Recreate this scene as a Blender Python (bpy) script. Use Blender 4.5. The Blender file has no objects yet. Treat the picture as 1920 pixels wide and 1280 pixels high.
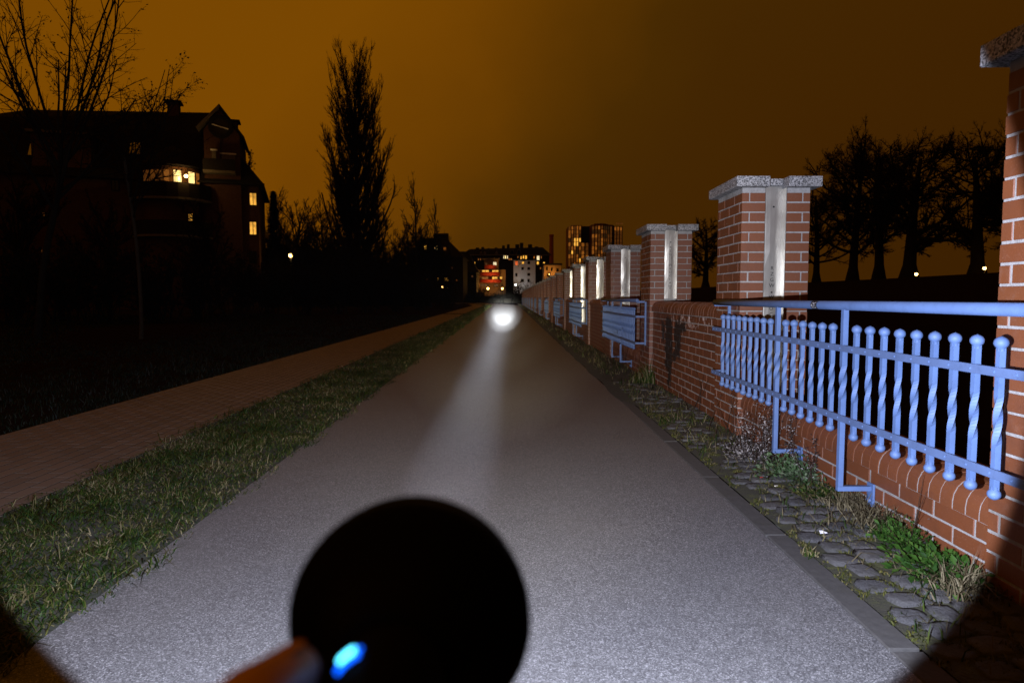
import bpy, bmesh, math, random
import numpy as np
from mathutils import Vector, Matrix

R = math.radians
random.seed(7)
sc = bpy.context.scene
COL = sc.collection

# ------------------------------------------------------------------ camera
F_PX, PITCH, YAW, CAM_H = 1240.0, 0.0665, 0.0034, 1.106     # focal length in px of a 1920 px wide frame
cd = bpy.data.cameras.new('camera')
cd.sensor_width = 36.0
cd.lens = 36.0 * F_PX / 1920.0
cd.clip_start = 0.02
cd.clip_end = 3000
cd.dof.use_dof = True
cd.dof.focus_distance = 4.6
cd.dof.aperture_fstop = (cd.lens / 1000) / 0.0042
cam = bpy.data.objects.new('camera', cd)
cam.location = (0, 0, CAM_H)
cam.rotation_euler = (math.pi / 2 - PITCH, 0, -YAW)
COL.objects.link(cam)
sc.camera = cam

# ------------------------------------------------------------------ night sky lit by the city
w = bpy.data.worlds.new('World')
sc.world = w
w.use_nodes = True
nt = w.node_tree
bg = nt.nodes['Background']
tc = nt.nodes.new('ShaderNodeTexCoord')
sep = nt.nodes.new('ShaderNodeSeparateXYZ')
nt.links.new(tc.outputs['Generated'], sep.inputs[0])
nz = nt.nodes.new('ShaderNodeTexNoise')
nz.inputs['Scale'].default_value = 2.6
nz.inputs['Detail'].default_value = 5
nt.links.new(tc.outputs['Generated'], nz.inputs['Vector'])
mz = nt.nodes.new('ShaderNodeMath'); mz.operation = 'MULTIPLY_ADD'      # x + 0.30*z
nt.links.new(sep.outputs['Z'], mz.inputs[0]); mz.inputs[1].default_value = -0.70
nt.links.new(sep.outputs['X'], mz.inputs[2])
mn = nt.nodes.new('ShaderNodeMath'); mn.operation = 'MULTIPLY_ADD'
nt.links.new(nz.outputs['Fac'], mn.inputs[0]); mn.inputs[1].default_value = 0.34
nt.links.new(mz.outputs[0], mn.inputs[2])
mr = nt.nodes.new('ShaderNodeMapRange')
mr.inputs['From Min'].default_value = -0.56; mr.inputs['From Max'].default_value = 0.79
nt.links.new(mn.outputs[0], mr.inputs['Value'])
rp = nt.nodes.new('ShaderNodeValToRGB')
rp.color_ramp.interpolation = 'LINEAR'
e = rp.color_ramp.elements
e[0].position = 0.0; e[0].color = (0.188, 0.0616, 0.0006, 1)
e[1].position = 1.0; e[1].color = (0.040, 0.0130, 0.0005, 1)
for p, c in ((0.20, (0.188, 0.0616, 0.0006)), (0.27, (0.166, 0.0541, 0.0006)), (0.33, (0.134, 0.0442, 0.0006)), (0.42, (0.088, 0.0306, 0.0006)), (0.50, (0.062, 0.0226, 0.0007)), (0.60, (0.054, 0.0188, 0.0007)), (0.75, (0.050, 0.0165, 0.0006))):
    x = e.new(p); x.color = (*c, 1)
nt.links.new(mr.outputs[0], rp.inputs[0])
nt.links.new(rp.outputs[0], bg.inputs['Color'])
bg.inputs['Strength'].default_value = 1.0

# ------------------------------------------------------------------ exposure and render settings
vs = sc.view_settings
vs.view_transform = 'Standard'; vs.look = 'None'; vs.exposure = 0.0; vs.gamma = 1.0
sc.render.engine = 'CYCLES'
cy = sc.cycles
cy.use_denoising = True
cy.max_bounces = 4; cy.diffuse_bounces = 2; cy.glossy_bounces = 2; cy.transmission_bounces = 2
cy.volume_bounces = 0; cy.sample_clamp_indirect = 3.0
cy.caustics_reflective = False; cy.caustics_refractive = False

# ------------------------------------------------------------------ pixel helpers (1920 x 1280 frame -> world)
def ray(px, py):
    a = (px - 960) / F_PX; b = (640 - py) / F_PX
    c, s = math.cos(PITCH), math.sin(PITCH)
    yy = c + b * s; zz = -s + b * c
    c, s = math.cos(YAW), math.sin(YAW)
    return Vector((a * c + yy * s, -a * s + yy * c, zz))
def at(px, py, Y):                     # the point seen there at depth Y
    d = ray(px, py); t = Y / d.y
    return Vector((d.x * t, Y, CAM_H + d.z * t))
def at_x(px, py, X):
    d = ray(px, py); t = X / d.x
    return Vector((X, d.y * t, CAM_H + d.z * t))
def on_ground(px, py, z=0.0):
    d = ray(px, py); t = (z - CAM_H) / d.z
    return Vector((d.x * t, d.y * t, z))

# ------------------------------------------------------------------ materials
class NT:
    def __init__(self, name):
        self.m = bpy.data.materials.new(name); self.m.use_nodes = True
        self.t = self.m.node_tree; self.b = self.t.nodes['Principled BSDF']
    def n(self, typ, **kw):
        x = self.t.nodes.new(typ)
        for k, v in kw.items():
            if k in x.inputs: x.inputs[k].default_value = v
            else: setattr(x, k, v)
        return x
    def l(self, a, b): self.t.links.new(a, b)
    def coord(self, kind='Object'):
        if kind == 'Position': return self.n('ShaderNodeNewGeometry').outputs['Position']
        return self.n('ShaderNodeTexCoord').outputs[kind]
    def noise(self, scale, detail=4, rough=0.6, coord='Position', vec=None):
        x = self.n('ShaderNodeTexNoise'); x.inputs['Scale'].default_value = scale
        x.inputs['Detail'].default_value = detail; x.inputs['Roughness'].default_value = rough
        self.l(vec if vec is not None else self.coord(coord), x.inputs['Vector'])
        return x.outputs['Fac']
    def ramp(self, fac, stops):
        x = self.n('ShaderNodeValToRGB'); el = x.color_ramp.elements
        el[0].position, el[0].color = stops[0][0], (*stops[0][1], 1)
        el[1].position, el[1].color = stops[-1][0], (*stops[-1][1], 1)
        for p, c in stops[1:-1]:
            k = el.new(p); k.color = (*c, 1)
        self.l(fac, x.inputs[0]); return x.outputs[0]
    def mix(self, fac, a, b, blend='MIX'):
        x = self.n('ShaderNodeMix'); x.data_type = 'RGBA'; x.blend_type = blend
        for s, v in ((x.inputs[0], fac), (x.inputs[6], a), (x.inputs[7], b)):
            if hasattr(v, 'links'): self.l(v, s)
            elif isinstance(v, (int, float)): s.default_value = v
            else: s.default_value = (*v, 1)
        return x.outputs[2]
    def math(self, op, a, b=0.0, c=None, clamp=False):
        x = self.n('ShaderNodeMath'); x.operation = op; x.use_clamp = clamp
        for i, v in enumerate((a, b) if c is None else (a, b, c)):
            if hasattr(v, 'links'): self.l(v, x.inputs[i])
            else: x.inputs[i].default_value = v
        return x.outputs[0]
    def color(self, v):
        if hasattr(v, 'links'): self.l(v, self.b.inputs['Base Color'])
        else: self.b.inputs['Base Color'].default_value = (*v, 1)
    def rough(self, v):
        if hasattr(v, 'links'): self.l(v, self.b.inputs['Roughness'])
        else: self.b.inputs['Roughness'].default_value = v
    def bump(self, h, strength=0.3, dist=0.01):
        x = self.n('ShaderNodeBump'); x.inputs['Strength'].default_value = strength
        x.inputs['Distance'].default_value = dist
        self.l(h, x.inputs['Height']); self.l(x.outputs[0], self.b.inputs['Normal'])

M = {}
def plain(name, col, rough=0.7, metal=0.0, var=0.25, scale=6.0):
    k = NT(name)
    n = k.noise(scale)
    k.color(k.ramp(n, [(0.3, tuple(c * (1 - var) for c in col)), (0.7, tuple(c * (1 + var) for c in col))]))
    k.rough(rough); k.b.inputs['Metallic'].default_value = metal
    if max(col) < 0.09 and metal == 0: k.b.inputs['Specular IOR Level'].default_value = 0.04
    M[name] = k.m; return k
def emit(name, col, s):
    k = NT(name); k.color((0.02, 0.02, 0.02))
    k.b.inputs['Emission Color'].default_value = (*col, 1); k.b.inputs['Emission Strength'].default_value = s
    M[name] = k.m

def spray(k):
    pos = k.n('ShaderNodeSeparateXYZ'); k.l(k.coord('Position'), pos.inputs[0])
    wob = k.math('MULTIPLY', k.math('SUBTRACT', k.noise(7, 6, 0.75), 0.5), 0.55)
    drip = k.math('MULTIPLY', k.math('SUBTRACT', k.noise(31, 3, 0.7), 0.5), 0.25)
    yy = k.math('ADD', pos.outputs['Y'], wob); zz = k.math('ADD', pos.outputs['Z'], k.math('ADD', drip, k.math('MULTIPLY', wob, 0.5)))
    mask = None
    for (yc, hw, zc, hh) in GRAFFITI:
        a = k.math('LESS_THAN', k.math('ABSOLUTE', k.math('SUBTRACT', yy, yc)), hw)
        b = k.math('LESS_THAN', k.math('ABSOLUTE', k.math('SUBTRACT', zz, zc)), hh)
        ab = k.math('MULTIPLY', a, b); mask = ab if mask is None else k.math('MAXIMUM', mask, ab)
    return k.math('MULTIPLY', mask, k.math('MULTIPLY_ADD', k.noise(16, 4, 0.7), 0.9, 0.60, clamp=True)), pos, zz
def brick_mat(name, graffiti=False, tone=1.0):
    k = NT(name)
    oi = k.n('ShaderNodeObjectInfo').outputs['Random']
    isl = k.n('ShaderNodeNewGeometry').outputs['Random Per Island']
    r = k.math('FRACT', k.math('ADD', oi, isl))
    base = k.ramp(r, [(0.0, (0.150 * tone, 0.046 * tone, 0.0140 * tone)), (0.35, (0.175 * tone, 0.053 * tone, 0.0170 * tone)),
                      (0.75, (0.190 * tone, 0.060 * tone, 0.0190 * tone)), (1.0, (0.160 * tone, 0.052 * tone, 0.0175 * tone))])
    n = k.noise(22, 6, 0.65)
    c = k.mix(k.math('MULTIPLY', n, 0.55), base, (0.105, 0.033, 0.014))
    fine = k.noise(160, 3, 0.7)
    c = k.mix(k.math('MULTIPLY', k.math('GREATER_THAN', fine, 0.64), 0.5), c, (0.24, 0.11, 0.06))
    # lime bloom in soft patches
    bl = k.noise(5.5, 5, 0.7)
    blm = k.math('MULTIPLY', k.math('SUBTRACT', bl, 0.60, clamp=True), 1.2, clamp=True)
    c = k.mix(blm, c, (0.26, 0.165, 0.12))
    gr = k.noise(1.6, 6, 0.72)
    c = k.mix(k.math('MULTIPLY', k.math('SUBTRACT', gr, 0.50, clamp=True), 3.4, clamp=True), c, (0.070, 0.026, 0.013))
    if graffiti:
        mask, pos, zz = spray(k)
        c = k.mix(k.math('MULTIPLY', mask, 0.93), c, (0.006, 0.006, 0.006))
        # scrubbed pale patches under the coping
        pz = k.math('GREATER_THAN', zz, 0.84)
        py = k.math('LESS_THAN', k.math('ABSOLUTE', k.math('SUBTRACT', pos.outputs['Y'], 6.65)), 0.75)
        pn = k.math('GREATER_THAN', k.noise(14, 3, 0.6), 0.56)
        c = k.mix(k.math('MULTIPLY', k.math('MULTIPLY', pz, py), k.math('MULTIPLY', pn, 0.5)), c, (0.6, 0.5, 0.46))
    k.color(c)
    k.rough(k.math('MULTIPLY_ADD', n, 0.25, 0.42))
    k.bump(k.math('ADD', n, k.math('MULTIPLY', fine, 0.6)), 0.35, 0.004)
    M[name] = k.m
    return k
# wall streaks of old black spray paint, (centre y, half width, centre z, half height)
GRAFFITI = [(7.50, 0.15, 0.58, 0.30), (7.78, 0.08, 0.70, 0.12), (7.10, 0.11, 0.64, 0.20), (6.95, 0.20, 0.80, 0.05), (7.30, 0.20, 0.45, 0.05), (7.45, 0.06, 0.28, 0.2)]
brick_mat('brick', tone=0.88); brick_mat('brick_graffiti', True, 0.80)
k = NT('mortar')
n = k.noise(40, 6, 0.7); n2 = k.noise(3.2, 4)
c = k.ramp(n, [(0.25, (0.20, 0.192, 0.18)), (0.7, (0.34, 0.33, 0.315))])
c = k.mix(k.math('MULTIPLY', k.math('SUBTRACT', n2, 0.5, clamp=True), 3.0, clamp=True), c, (0.11, 0.095, 0.075))
k.color(c); k.rough(0.95); k.bump(n, 0.7, 0.006); M['mortar'] = k.m
mg = M['mortar'].copy(); mg.name = 'mortar_graffiti'; k = NT('tmp'); k.m = mg; k.t = mg.node_tree; k.b = k.t.nodes['Principled BSDF']
src = k.b.inputs['Base Color'].links[0].from_socket; k.color(k.mix(spray(k)[0], src, (0.006, 0.006, 0.006))); M['mortar_graffiti'] = mg

k = NT('far_brick')                                    # courses too small to pick apart
bt = k.n('ShaderNodeTexBrick'); bt.offset = 0.5
sp = k.n('ShaderNodeSeparateXYZ'); k.l(k.coord('Position'), sp.inputs[0])
cb = k.n('ShaderNodeCombineXYZ'); k.l(k.math('ADD', sp.outputs['X'], sp.outputs['Y']), cb.inputs[0]); k.l(sp.outputs['Z'], cb.inputs[1])
k.l(cb.outputs[0], bt.inputs['Vector'])
for kk, v in (('Scale', 1.0), ('Brick Width', 0.25), ('Row Height', 0.075), ('Mortar Size', 0.006)): bt.inputs[kk].default_value = v
bt.inputs['Color1'].default_value = (0.175, 0.056, 0.021, 1); bt.inputs['Color2'].default_value = (0.14, 0.044, 0.018, 1)
bt.inputs['Mortar'].default_value = (0.27, 0.26, 0.245, 1)
k.color(bt.outputs['Color']); k.rough(0.8); M['far_brick'] = k.m

k = NT('granite')
v1 = k.n('ShaderNodeTexVoronoi'); v1.inputs['Scale'].default_value = 150; k.l(k.coord('Position'), v1.inputs['Vector'])
sx = k.n('ShaderNodeSeparateColor'); k.l(v1.outputs['Color'], sx.inputs[0])
c = k.ramp(sx.outputs[0], [(0.0, (0.028, 0.028, 0.029)), (0.25, (0.09, 0.09, 0.091)), (0.5, (0.22, 0.218, 0.215)), (1.0, (0.42, 0.415, 0.41))])
n = k.noise(5, 5, 0.7)
c = k.mix(k.math('MULTIPLY', k.math('SUBTRACT', n, 0.5, clamp=True), 2.2, clamp=True), c, (0.06, 0.059, 0.05))
k.color(c); k.rough(0.75); k.bump(sx.outputs[0], 0.25, 0.002); M['granite'] = k.m

k = NT('steel')
sc_ = k.n('ShaderNodeMapping'); sc_.inputs['Scale'].default_value = (900, 900, 14)
k.l(k.coord('Position'), sc_.inputs[0])
n = k.noise(1.0, 4, 0.6, vec=sc_.outputs[0]); nb = k.noise(6, 4, 0.6)
k.color(k.ramp(n, [(0.2, (0.42, 0.405, 0.36)), (0.8, (0.55, 0.53, 0.475))]))
k.b.inputs['Metallic'].default_value = 0.72
k.rough(k.math('MULTIPLY_ADD', nb, 0.25, 0.22)); k.bump(k.noise(3.0, 1, 0.4), 0.24, 0.06); M['steel'] = k.m
plain('engraving', (0.035, 0.034, 0.03), 0.9)
for nm, cl, ro in (('blue_paint', (0.080, 0.138, 0.290), 0.62), ('blue_flat', (0.080, 0.126, 0.248), 0.62)):
    k = plain(nm, cl, ro, 0, 0.12, 9)
    src = k.b.inputs['Base Color'].links[0].from_socket
    g1 = k.noise(26, 6, 0.75); g2 = k.noise(95, 4, 0.7)
    c = k.mix(k.math('MULTIPLY', k.math('SUBTRACT', g1, 0.54, clamp=True), 2.4, clamp=True), src, tuple(x * .55 for x in cl))
    c = k.mix(k.math('MULTIPLY', k.math('GREATER_THAN', g2, 0.685), 0.7), c, (0.045, 0.030, 0.022))
    k.color(c); k.bump(g2, 0.16, 0.003)
plain('sticker_black', (0.012, 0.012, 0.014), 0.4); plain('sticker_white', (0.65, 0.65, 0.67), 0.5)

k = NT('asphalt')
v1 = k.n('ShaderNodeTexVoronoi'); v1.inputs['Scale'].default_value = 250; k.l(k.coord('Position'), v1.inputs['Vector'])
sx = k.n('ShaderNodeSeparateColor'); k.l(v1.outputs['Color'], sx.inputs[0])
st = k.ramp(sx.outputs[0], [(0.0, (0.012, 0.012, 0.013)), (0.22, (0.046, 0.046, 0.047)), (0.62, (0.112, 0.111, 0.112)), (0.86, (0.175, 0.174, 0.174)), (1.0, (0.34, 0.337, 0.335))])
n = k.noise(420, 3, 0.7); big = k.noise(0.9, 5, 0.6); mid = k.noise(6, 6, 0.7)
c = k.mix(k.math('MULTIPLY', n, 0.62), st, (0.078, 0.077, 0.077))
c = k.mix(k.math('MULTIPLY', k.math('SUBTRACT', big, 0.45, clamp=True), 1.4, clamp=True), c, (0.125, 0.118, 0.108))
c = k.mix(k.math('MULTIPLY', k.math('SUBTRACT', mid, 0.56, clamp=True), 2.2, clamp=True), c, (0.055, 0.052, 0.050))
spot = k.math('GREATER_THAN', k.noise(34, 2, 0.5), 0.725)
c = k.mix(k.math('MULTIPLY', spot, 0.6), c, (0.025, 0.022, 0.018))
k.color(c); k.rough(0.62); k.b.inputs['Specular IOR Level'].default_value = 0.55
k.bump(k.math('ADD', sx.outputs[0], k.math('MULTIPLY', n, 0.8)), 0.6, 0.004); M['asphalt'] = k.m

k = NT('kerb'); n = k.noise(30, 6, 0.75); n2 = k.noise(4, 5, 0.7)
c = k.ramp(n, [(0.3, (0.026, 0.025, 0.023)), (0.7, (0.052, 0.049, 0.046))])
c = k.mix(k.math('MULTIPLY', k.math('SUBTRACT', n2, 0.5, clamp=True), 2.5, clamp=True), c, (0.030, 0.028, 0.018))
k.color(c); k.rough(0.9); k.bump(n, 0.6, 0.006); M['kerb'] = k.m
k = NT('moss_joint'); n = k.noise(11, 6, 0.7); n2 = k.noise(60, 4, 0.7)
c = k.ramp(n, [(0.3, (0.030, 0.025, 0.018)), (0.5, (0.030, 0.031, 0.010)), (0.66, (0.066, 0.072, 0.008))])
c = k.mix(k.math('MULTIPLY', n2, 0.6), c, (0.018, 0.015, 0.009))
k.color(c); k.rough(1.0); k.bump(k.math('ADD', n, n2), 0.9, 0.02); M['moss_joint'] = k.m
k = NT('cobble'); oi = k.n('ShaderNodeObjectInfo').outputs['Random']; n = k.noise(45, 6, 0.75)
b0 = k.ramp(oi, [(0.0, (0.080, 0.080, 0.086)), (0.5, (0.118, 0.117, 0.122)), (1.0, (0.140, 0.134, 0.130))])
c = k.mix(k.math('MULTIPLY', n, 0.8), b0, (0.030, 0.028, 0.026))
c = k.mix(k.math('MULTIPLY', k.math('SUBTRACT', k.noise(9, 4), 0.52, clamp=True), 3.0, clamp=True), c, (0.040, 0.040, 0.016))
k.color(c); k.rough(0.85); k.bump(n, 1.0, 0.03); k.b.inputs['Specular IOR Level'].default_value = 0.3; M['cobble'] = k.m
k = NT('paver'); oi = k.n('ShaderNodeObjectInfo').outputs['Random']; isl = k.n('ShaderNodeNewGeometry').outputs['Random Per Island']
r = k.math('FRACT', k.math('ADD', oi, isl)); n = k.noise(60, 5, 0.7)
b0 = k.ramp(r, [(0.0, (0.092, 0.068, 0.050)), (1.0, (0.135, 0.099, 0.074))])
k.color(k.mix(k.math('MULTIPLY', n, 0.5), b0, (0.055, 0.037, 0.028))); k.rough(0.65); k.bump(n, 0.4, 0.003); k.b.inputs['Specular IOR Level'].default_value = 0.45; M['paver'] = k.m
plain('paver_joint', (0.005, 0.004, 0.003), 1.0)
k = NT('paver_far')
bt = k.n('ShaderNodeTexBrick'); sp = k.n('ShaderNodeSeparateXYZ'); k.l(k.coord('Position'), sp.inputs[0])
cb = k.n('ShaderNodeCombineXYZ'); k.l(sp.outputs['Y'], cb.inputs[0]); k.l(k.math('MULTIPLY_ADD', sp.outputs['Y'], 0.0105, sp.outputs['X']), cb.inputs[1])
k.l(cb.outputs[0], bt.inputs['Vector'])
for kk, v in (('Scale', 1.0), ('Brick Width', 0.206), ('Row Height', 0.106), ('Mortar Size', 0.005)): bt.inputs[kk].default_value = v
bt.inputs['Color1'].default_value = (0.095, 0.064, 0.046, 1); bt.inputs['Color2'].default_value = (0.115, 0.078, 0.056, 1); bt.inputs['Mortar'].default_value = (0.03, 0.021, 0.015, 1)
k.color(bt.outputs['Color']); k.rough(0.65); k.b.inputs['Specular IOR Level'].default_value = 0.45; M['paver_far'] = k.m
k = NT('soil'); n = k.noise(2.2, 6, 0.7); n2 = k.noise(30, 5, 0.7)
c = k.ramp(n, [(0.3, (0.010, 0.006, 0.004)), (0.55, (0.017, 0.010, 0.006)), (0.7, (0.007, 0.008, 0.003))])
k.color(k.mix(k.math('MULTIPLY', n2, 0.5), c, (0.012, 0.009, 0.006))); k.rough(1.0); k.bump(k.math('ADD', n, n2), 0.8, 0.05); k.b.inputs['Specular IOR Level'].default_value = 0.0; M['soil'] = k.m
k = NT('verge_soil'); n = k.noise(5, 6, 0.7)
k.color(k.ramp(n, [(0.35, (0.020, 0.017, 0.009)), (0.65, (0.014, 0.019, 0.006))])); k.rough(1.0); k.bump(n, 0.8, 0.03); M['verge_soil'] = k.m
def blade_mat(name, stops):
    k = NT(name); isl = k.n('ShaderNodeNewGeometry').outputs['Random Per Island']
    patch = k.noise(1.7, 4, 0.6)
    f = k.math('MULTIPLY_ADD', k.math('SUBTRACT', patch, 0.5), 1.6, isl, clamp=True)
    k.color(k.ramp(f, stops)); k.rough(0.6)
    k.b.inputs['Specular IOR Level'].default_value = 0.12
    M[name] = k.m
blade_mat('grass', [(0.0, (0.004, 0.012, 0.002)), (0.35, (0.010, 0.026, 0.003)), (0.55, (0.024, 0.040, 0.004)), (0.72, (0.046, 0.046, 0.010)), (0.88, (0.084, 0.070, 0.030)), (1.0, (0.14, 0.115, 0.060))])
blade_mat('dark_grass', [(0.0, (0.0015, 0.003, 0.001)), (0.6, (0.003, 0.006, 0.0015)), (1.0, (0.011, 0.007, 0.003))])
blade_mat('straw', [(0.0, (0.045, 0.035, 0.018)), (0.5, (0.085, 0.070, 0.038)), (1.0, (0.16, 0.135, 0.080))])
blade_mat('weed_leaf', [(0.0, (0.008, 0.026, 0.004)), (0.5, (0.018, 0.050, 0.006)), (1.0, (0.038, 0.078, 0.012))])
blade_mat('pale_weed', [(0.0, (0.025, 0.052, 0.018)), (0.5, (0.045, 0.080, 0.030)), (1.0, (0.10, 0.13, 0.075))])
blade_mat('dry_leaf', [(0.0, (0.012, 0.009, 0.008)), (0.5, (0.035, 0.027, 0.024)), (0.8, (0.12, 0.105, 0.10)), (1.0, (0.30, 0.28, 0.27))])
blade_mat('moss_blade', [(0.0, (0.016, 0.020, 0.005)), (0.4, (0.038, 0.042, 0.007)), (0.75, (0.070, 0.064, 0.014)), (1.0, (0.10, 0.08, 0.04))])
plain('dry_stem', (0.030, 0.019, 0.013), 0.9)
plain('bark', (0.012, 0.0095, 0.007), 0.95); plain('pale_bark', (0.030, 0.024, 0.017), 0.9); plain('twig', (0.0095, 0.0072, 0.005), 0.95)
plain('shrub', (0.008, 0.007, 0.005), 0.95); plain('hill', (0.006, 0.006, 0.004), 1.0)
# buildings
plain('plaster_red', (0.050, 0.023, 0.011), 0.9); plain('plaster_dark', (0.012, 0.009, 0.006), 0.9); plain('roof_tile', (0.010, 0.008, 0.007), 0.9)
plain('roof_trim', (0.085, 0.068, 0.045), 0.8); plain('plaster_white', (0.55, 0.54, 0.52), 0.9); plain('plaster_cream', (0.20, 0.13, 0.07), 0.9)
plain('balcony_red', (0.36, 0.035, 0.022), 0.7); plain('brick_stack', (0.25, 0.06, 0.03), 0.9); plain('frame_dark', (0.012, 0.010, 0.008), 0.6)
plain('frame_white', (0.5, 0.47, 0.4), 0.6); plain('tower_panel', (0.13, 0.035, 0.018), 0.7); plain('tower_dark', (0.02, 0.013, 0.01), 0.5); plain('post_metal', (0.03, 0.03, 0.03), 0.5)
k = NT('dark_glass'); k.color((0.008, 0.008, 0.009)); k.rough(0.08); M['dark_glass'] = k.m
k = NT('skylight_glass'); k.color((0.30, 0.30, 0.30)); k.rough(0.12); k.b.inputs['Metallic'].default_value = 1.0; M['skylight_glass'] = k.m
def lit(name, col, s):                                  # a lit room behind curtains, uneven inside; on the tower, painted street light
    k = NT(name); k.color((0.02, 0.02, 0.02)); k.rough(0.3)
    n = k.noise(1.9, 3, 0.6)
    k.l(k.ramp(n, [(0.30, tuple(c * 0.35 for c in col)), (0.55, col), (0.8, tuple(min(1, c * 1.25) for c in col))]), k.b.inputs['Emission Color'])
    k.b.inputs['Emission Strength'].default_value = s
    M[name] = k.m
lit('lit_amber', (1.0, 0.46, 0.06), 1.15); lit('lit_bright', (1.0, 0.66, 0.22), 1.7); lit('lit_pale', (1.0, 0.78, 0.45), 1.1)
lit('lit_orange', (1.0, 0.30, 0.035), 0.26); lit('lit_dim', (0.9, 0.27, 0.04), 0.085); lit('lit_red', (1.0, 0.16, 0.03), 0.9); lit('street_glow_faint', (0.7, 0.3, 0.08), 0.035)
emit('lamp_warm', (1.0, 0.55, 0.14), 14); emit('lamp_white', (0.95, 0.97, 1.0), 12); emit('lamp_porch', (1.0, 0.72, 0.28), 12)
# torch and hand
plain('torch_black', (0.0035, 0.0035, 0.0038), 0.6, 0.0, 0.1); plain('reflector', (0.8, 0.8, 0.8), 0.1, 1.0, 0.02)
emit('switch_blue', (0.0, 0.10, 1.0), 3.2); emit('switch_core', (0.10, 0.75, 1.0), 5.0); emit('led_white', (0.9, 0.95, 1.0), 5)
plain('skin', (0.48, 0.22, 0.12), 0.55, 0, 0.08); plain('sleeve', (0.012, 0.012, 0.014), 0.9)
k = NT('glass'); k.color((1, 1, 1)); k.rough(0.0); k.b.inputs['Transmission Weight'].default_value = 1.0; k.b.inputs['IOR'].default_value = 1.1; M['glass'] = k.m

# ------------------------------------------------------------------ mesh helpers
class MB:
    def __init__(self): self.v = []; self.f = []
    def add(self, vs, fs):
        o = len(self.v); self.v += [tuple(x) for x in vs]; self.f += [tuple(i + o for i in q) for q in fs]; return self
    def box(self, x0, x1, y0, y1, z0, z1):
        return self.add([(x0, y0, z0), (x1, y0, z0), (x1, y1, z0), (x0, y1, z0), (x0, y0, z1), (x1, y0, z1), (x1, y1, z1), (x0, y1, z1)],
                        [(0, 3, 2, 1), (4, 5, 6, 7), (0, 1, 5, 4), (1, 2, 6, 5), (2, 3, 7, 6), (3, 0, 4, 7)])
    def chamfer_box(self, x0, x1, y0, y1, z0, z1, c=0.004):
        X, Y, Z = (x0, x1), (y0, y1), (z0, z1); sg = (1, -1); vid = {}; vs = []
        for i in (0, 1):
            for j in (0, 1):
                for l in (0, 1):
                    for ax in range(3):
                        p = [X[i] + sg[i] * c, Y[j] + sg[j] * c, Z[l] + sg[l] * c]
                        p[ax] = (X[i], Y[j], Z[l])[ax]
                        vid[(i, j, l, ax)] = len(vs); vs.append(p)
        fs = []
        for ax in range(3):                                   # six faces
            o = [a for a in range(3) if a != ax]
            for s in (0, 1):
                q = []
                for a, b in ((0, 0), (1, 0), (1, 1), (0, 1)):
                    t = [0, 0, 0]; t[ax] = s; t[o[0]] = a; t[o[1]] = b; q.append(vid[(*t, ax)])
                fs.append(q)
        for ax in range(3):                                   # twelve edges, along ax
            o = [a for a in range(3) if a != ax]
            for a in (0, 1):
                for b in (0, 1):
                    t0 = [0, 0, 0]; t0[o[0]] = a; t0[o[1]] = b; t1 = list(t0); t1[ax] = 1
                    fs.append([vid[(*t0, o[0])], vid[(*t1, o[0])], vid[(*t1, o[1])], vid[(*t0, o[1])]])
        for i in (0, 1):
            for j in (0, 1):
                for l in (0, 1): fs.append([vid[(i, j, l, a)] for a in range(3)])
        return self.add(vs, fs)
    def tube(self, pts, rads, n=8, cap=True):
        pts = [Vector(p) for p in pts]; m = len(pts); vs = []
        up = None
        for i, p in enumerate(pts):
            d = (pts[min(i + 1, m - 1)] - pts[max(i - 1, 0)]).normalized()
            a = up if up is not None else (Vector((0, 0, 1)) if abs(d.z) < 0.9 else Vector((1, 0, 0)))
            x = (a - d * a.dot(d)).normalized(); y = d.cross(x); up = x
            r = rads[i] if hasattr(rads, '__len__') else rads
            for j in range(n):
                t = 2 * math.pi * j / n; vs.append(p + (x * math.cos(t) + y * math.sin(t)) * r)
        fs = [(i * n + j, i * n + (j + 1) % n, (i + 1) * n + (j + 1) % n, (i + 1) * n + j) for i in range(m - 1) for j in range(n)]
        if cap: fs += [tuple(range(n - 1, -1, -1)), tuple((m - 1) * n + j for j in range(n))]
        return self.add(vs, fs)
    def lathe(self, prof, n=16, c=(0, 0, 0), axis='z'):       # prof: (r, h)
        vs = []
        for r, h in prof:
            for j in range(n):
                t = 2 * math.pi * j / n; a, b = r * math.cos(t), r * math.sin(t)
                q = (a, b, h) if axis == 'z' else (a, h, b) if axis == 'y' else (h, a, b)
                vs.append((q[0] + c[0], q[1] + c[1], q[2] + c[2]))
        m = len(prof)
        fs = [(i * n + j, i * n + (j + 1) % n, (i + 1) * n + (j + 1) % n, (i + 1) * n + j) for i in range(m - 1) for j in range(n)]
        return self.add(vs, fs)
    def prism(self, poly, a0, a1, axis='y'):                  # poly in the two other axes, extruded along axis
        def P(u, v, a): return (u, a, v) if axis == 'y' else (a, u, v) if axis == 'x' else (u, v, a)
        n = len(poly)
        vs = [P(u, v, a0) for u, v in poly] + [P(u, v, a1) for u, v in poly]
        return self.add(vs, [tuple(range(n)), tuple(range(2 * n - 1, n - 1, -1))] + [(i, i + n, (i + 1) % n + n, (i + 1) % n) for i in range(n)])
    def mesh(self, name, mat=None, smooth=False):
        me = bpy.data.meshes.new(name); me.from_pydata(self.v, [], self.f)
        bm = bmesh.new(); bm.from_mesh(me); bmesh.ops.recalc_face_normals(bm, faces=bm.faces); bm.to_mesh(me); bm.free()
        if mat: me.materials.append(M[mat])
        if smooth: me.polygons.foreach_set('use_smooth', [True] * len(me.polygons))
        return me

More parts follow.
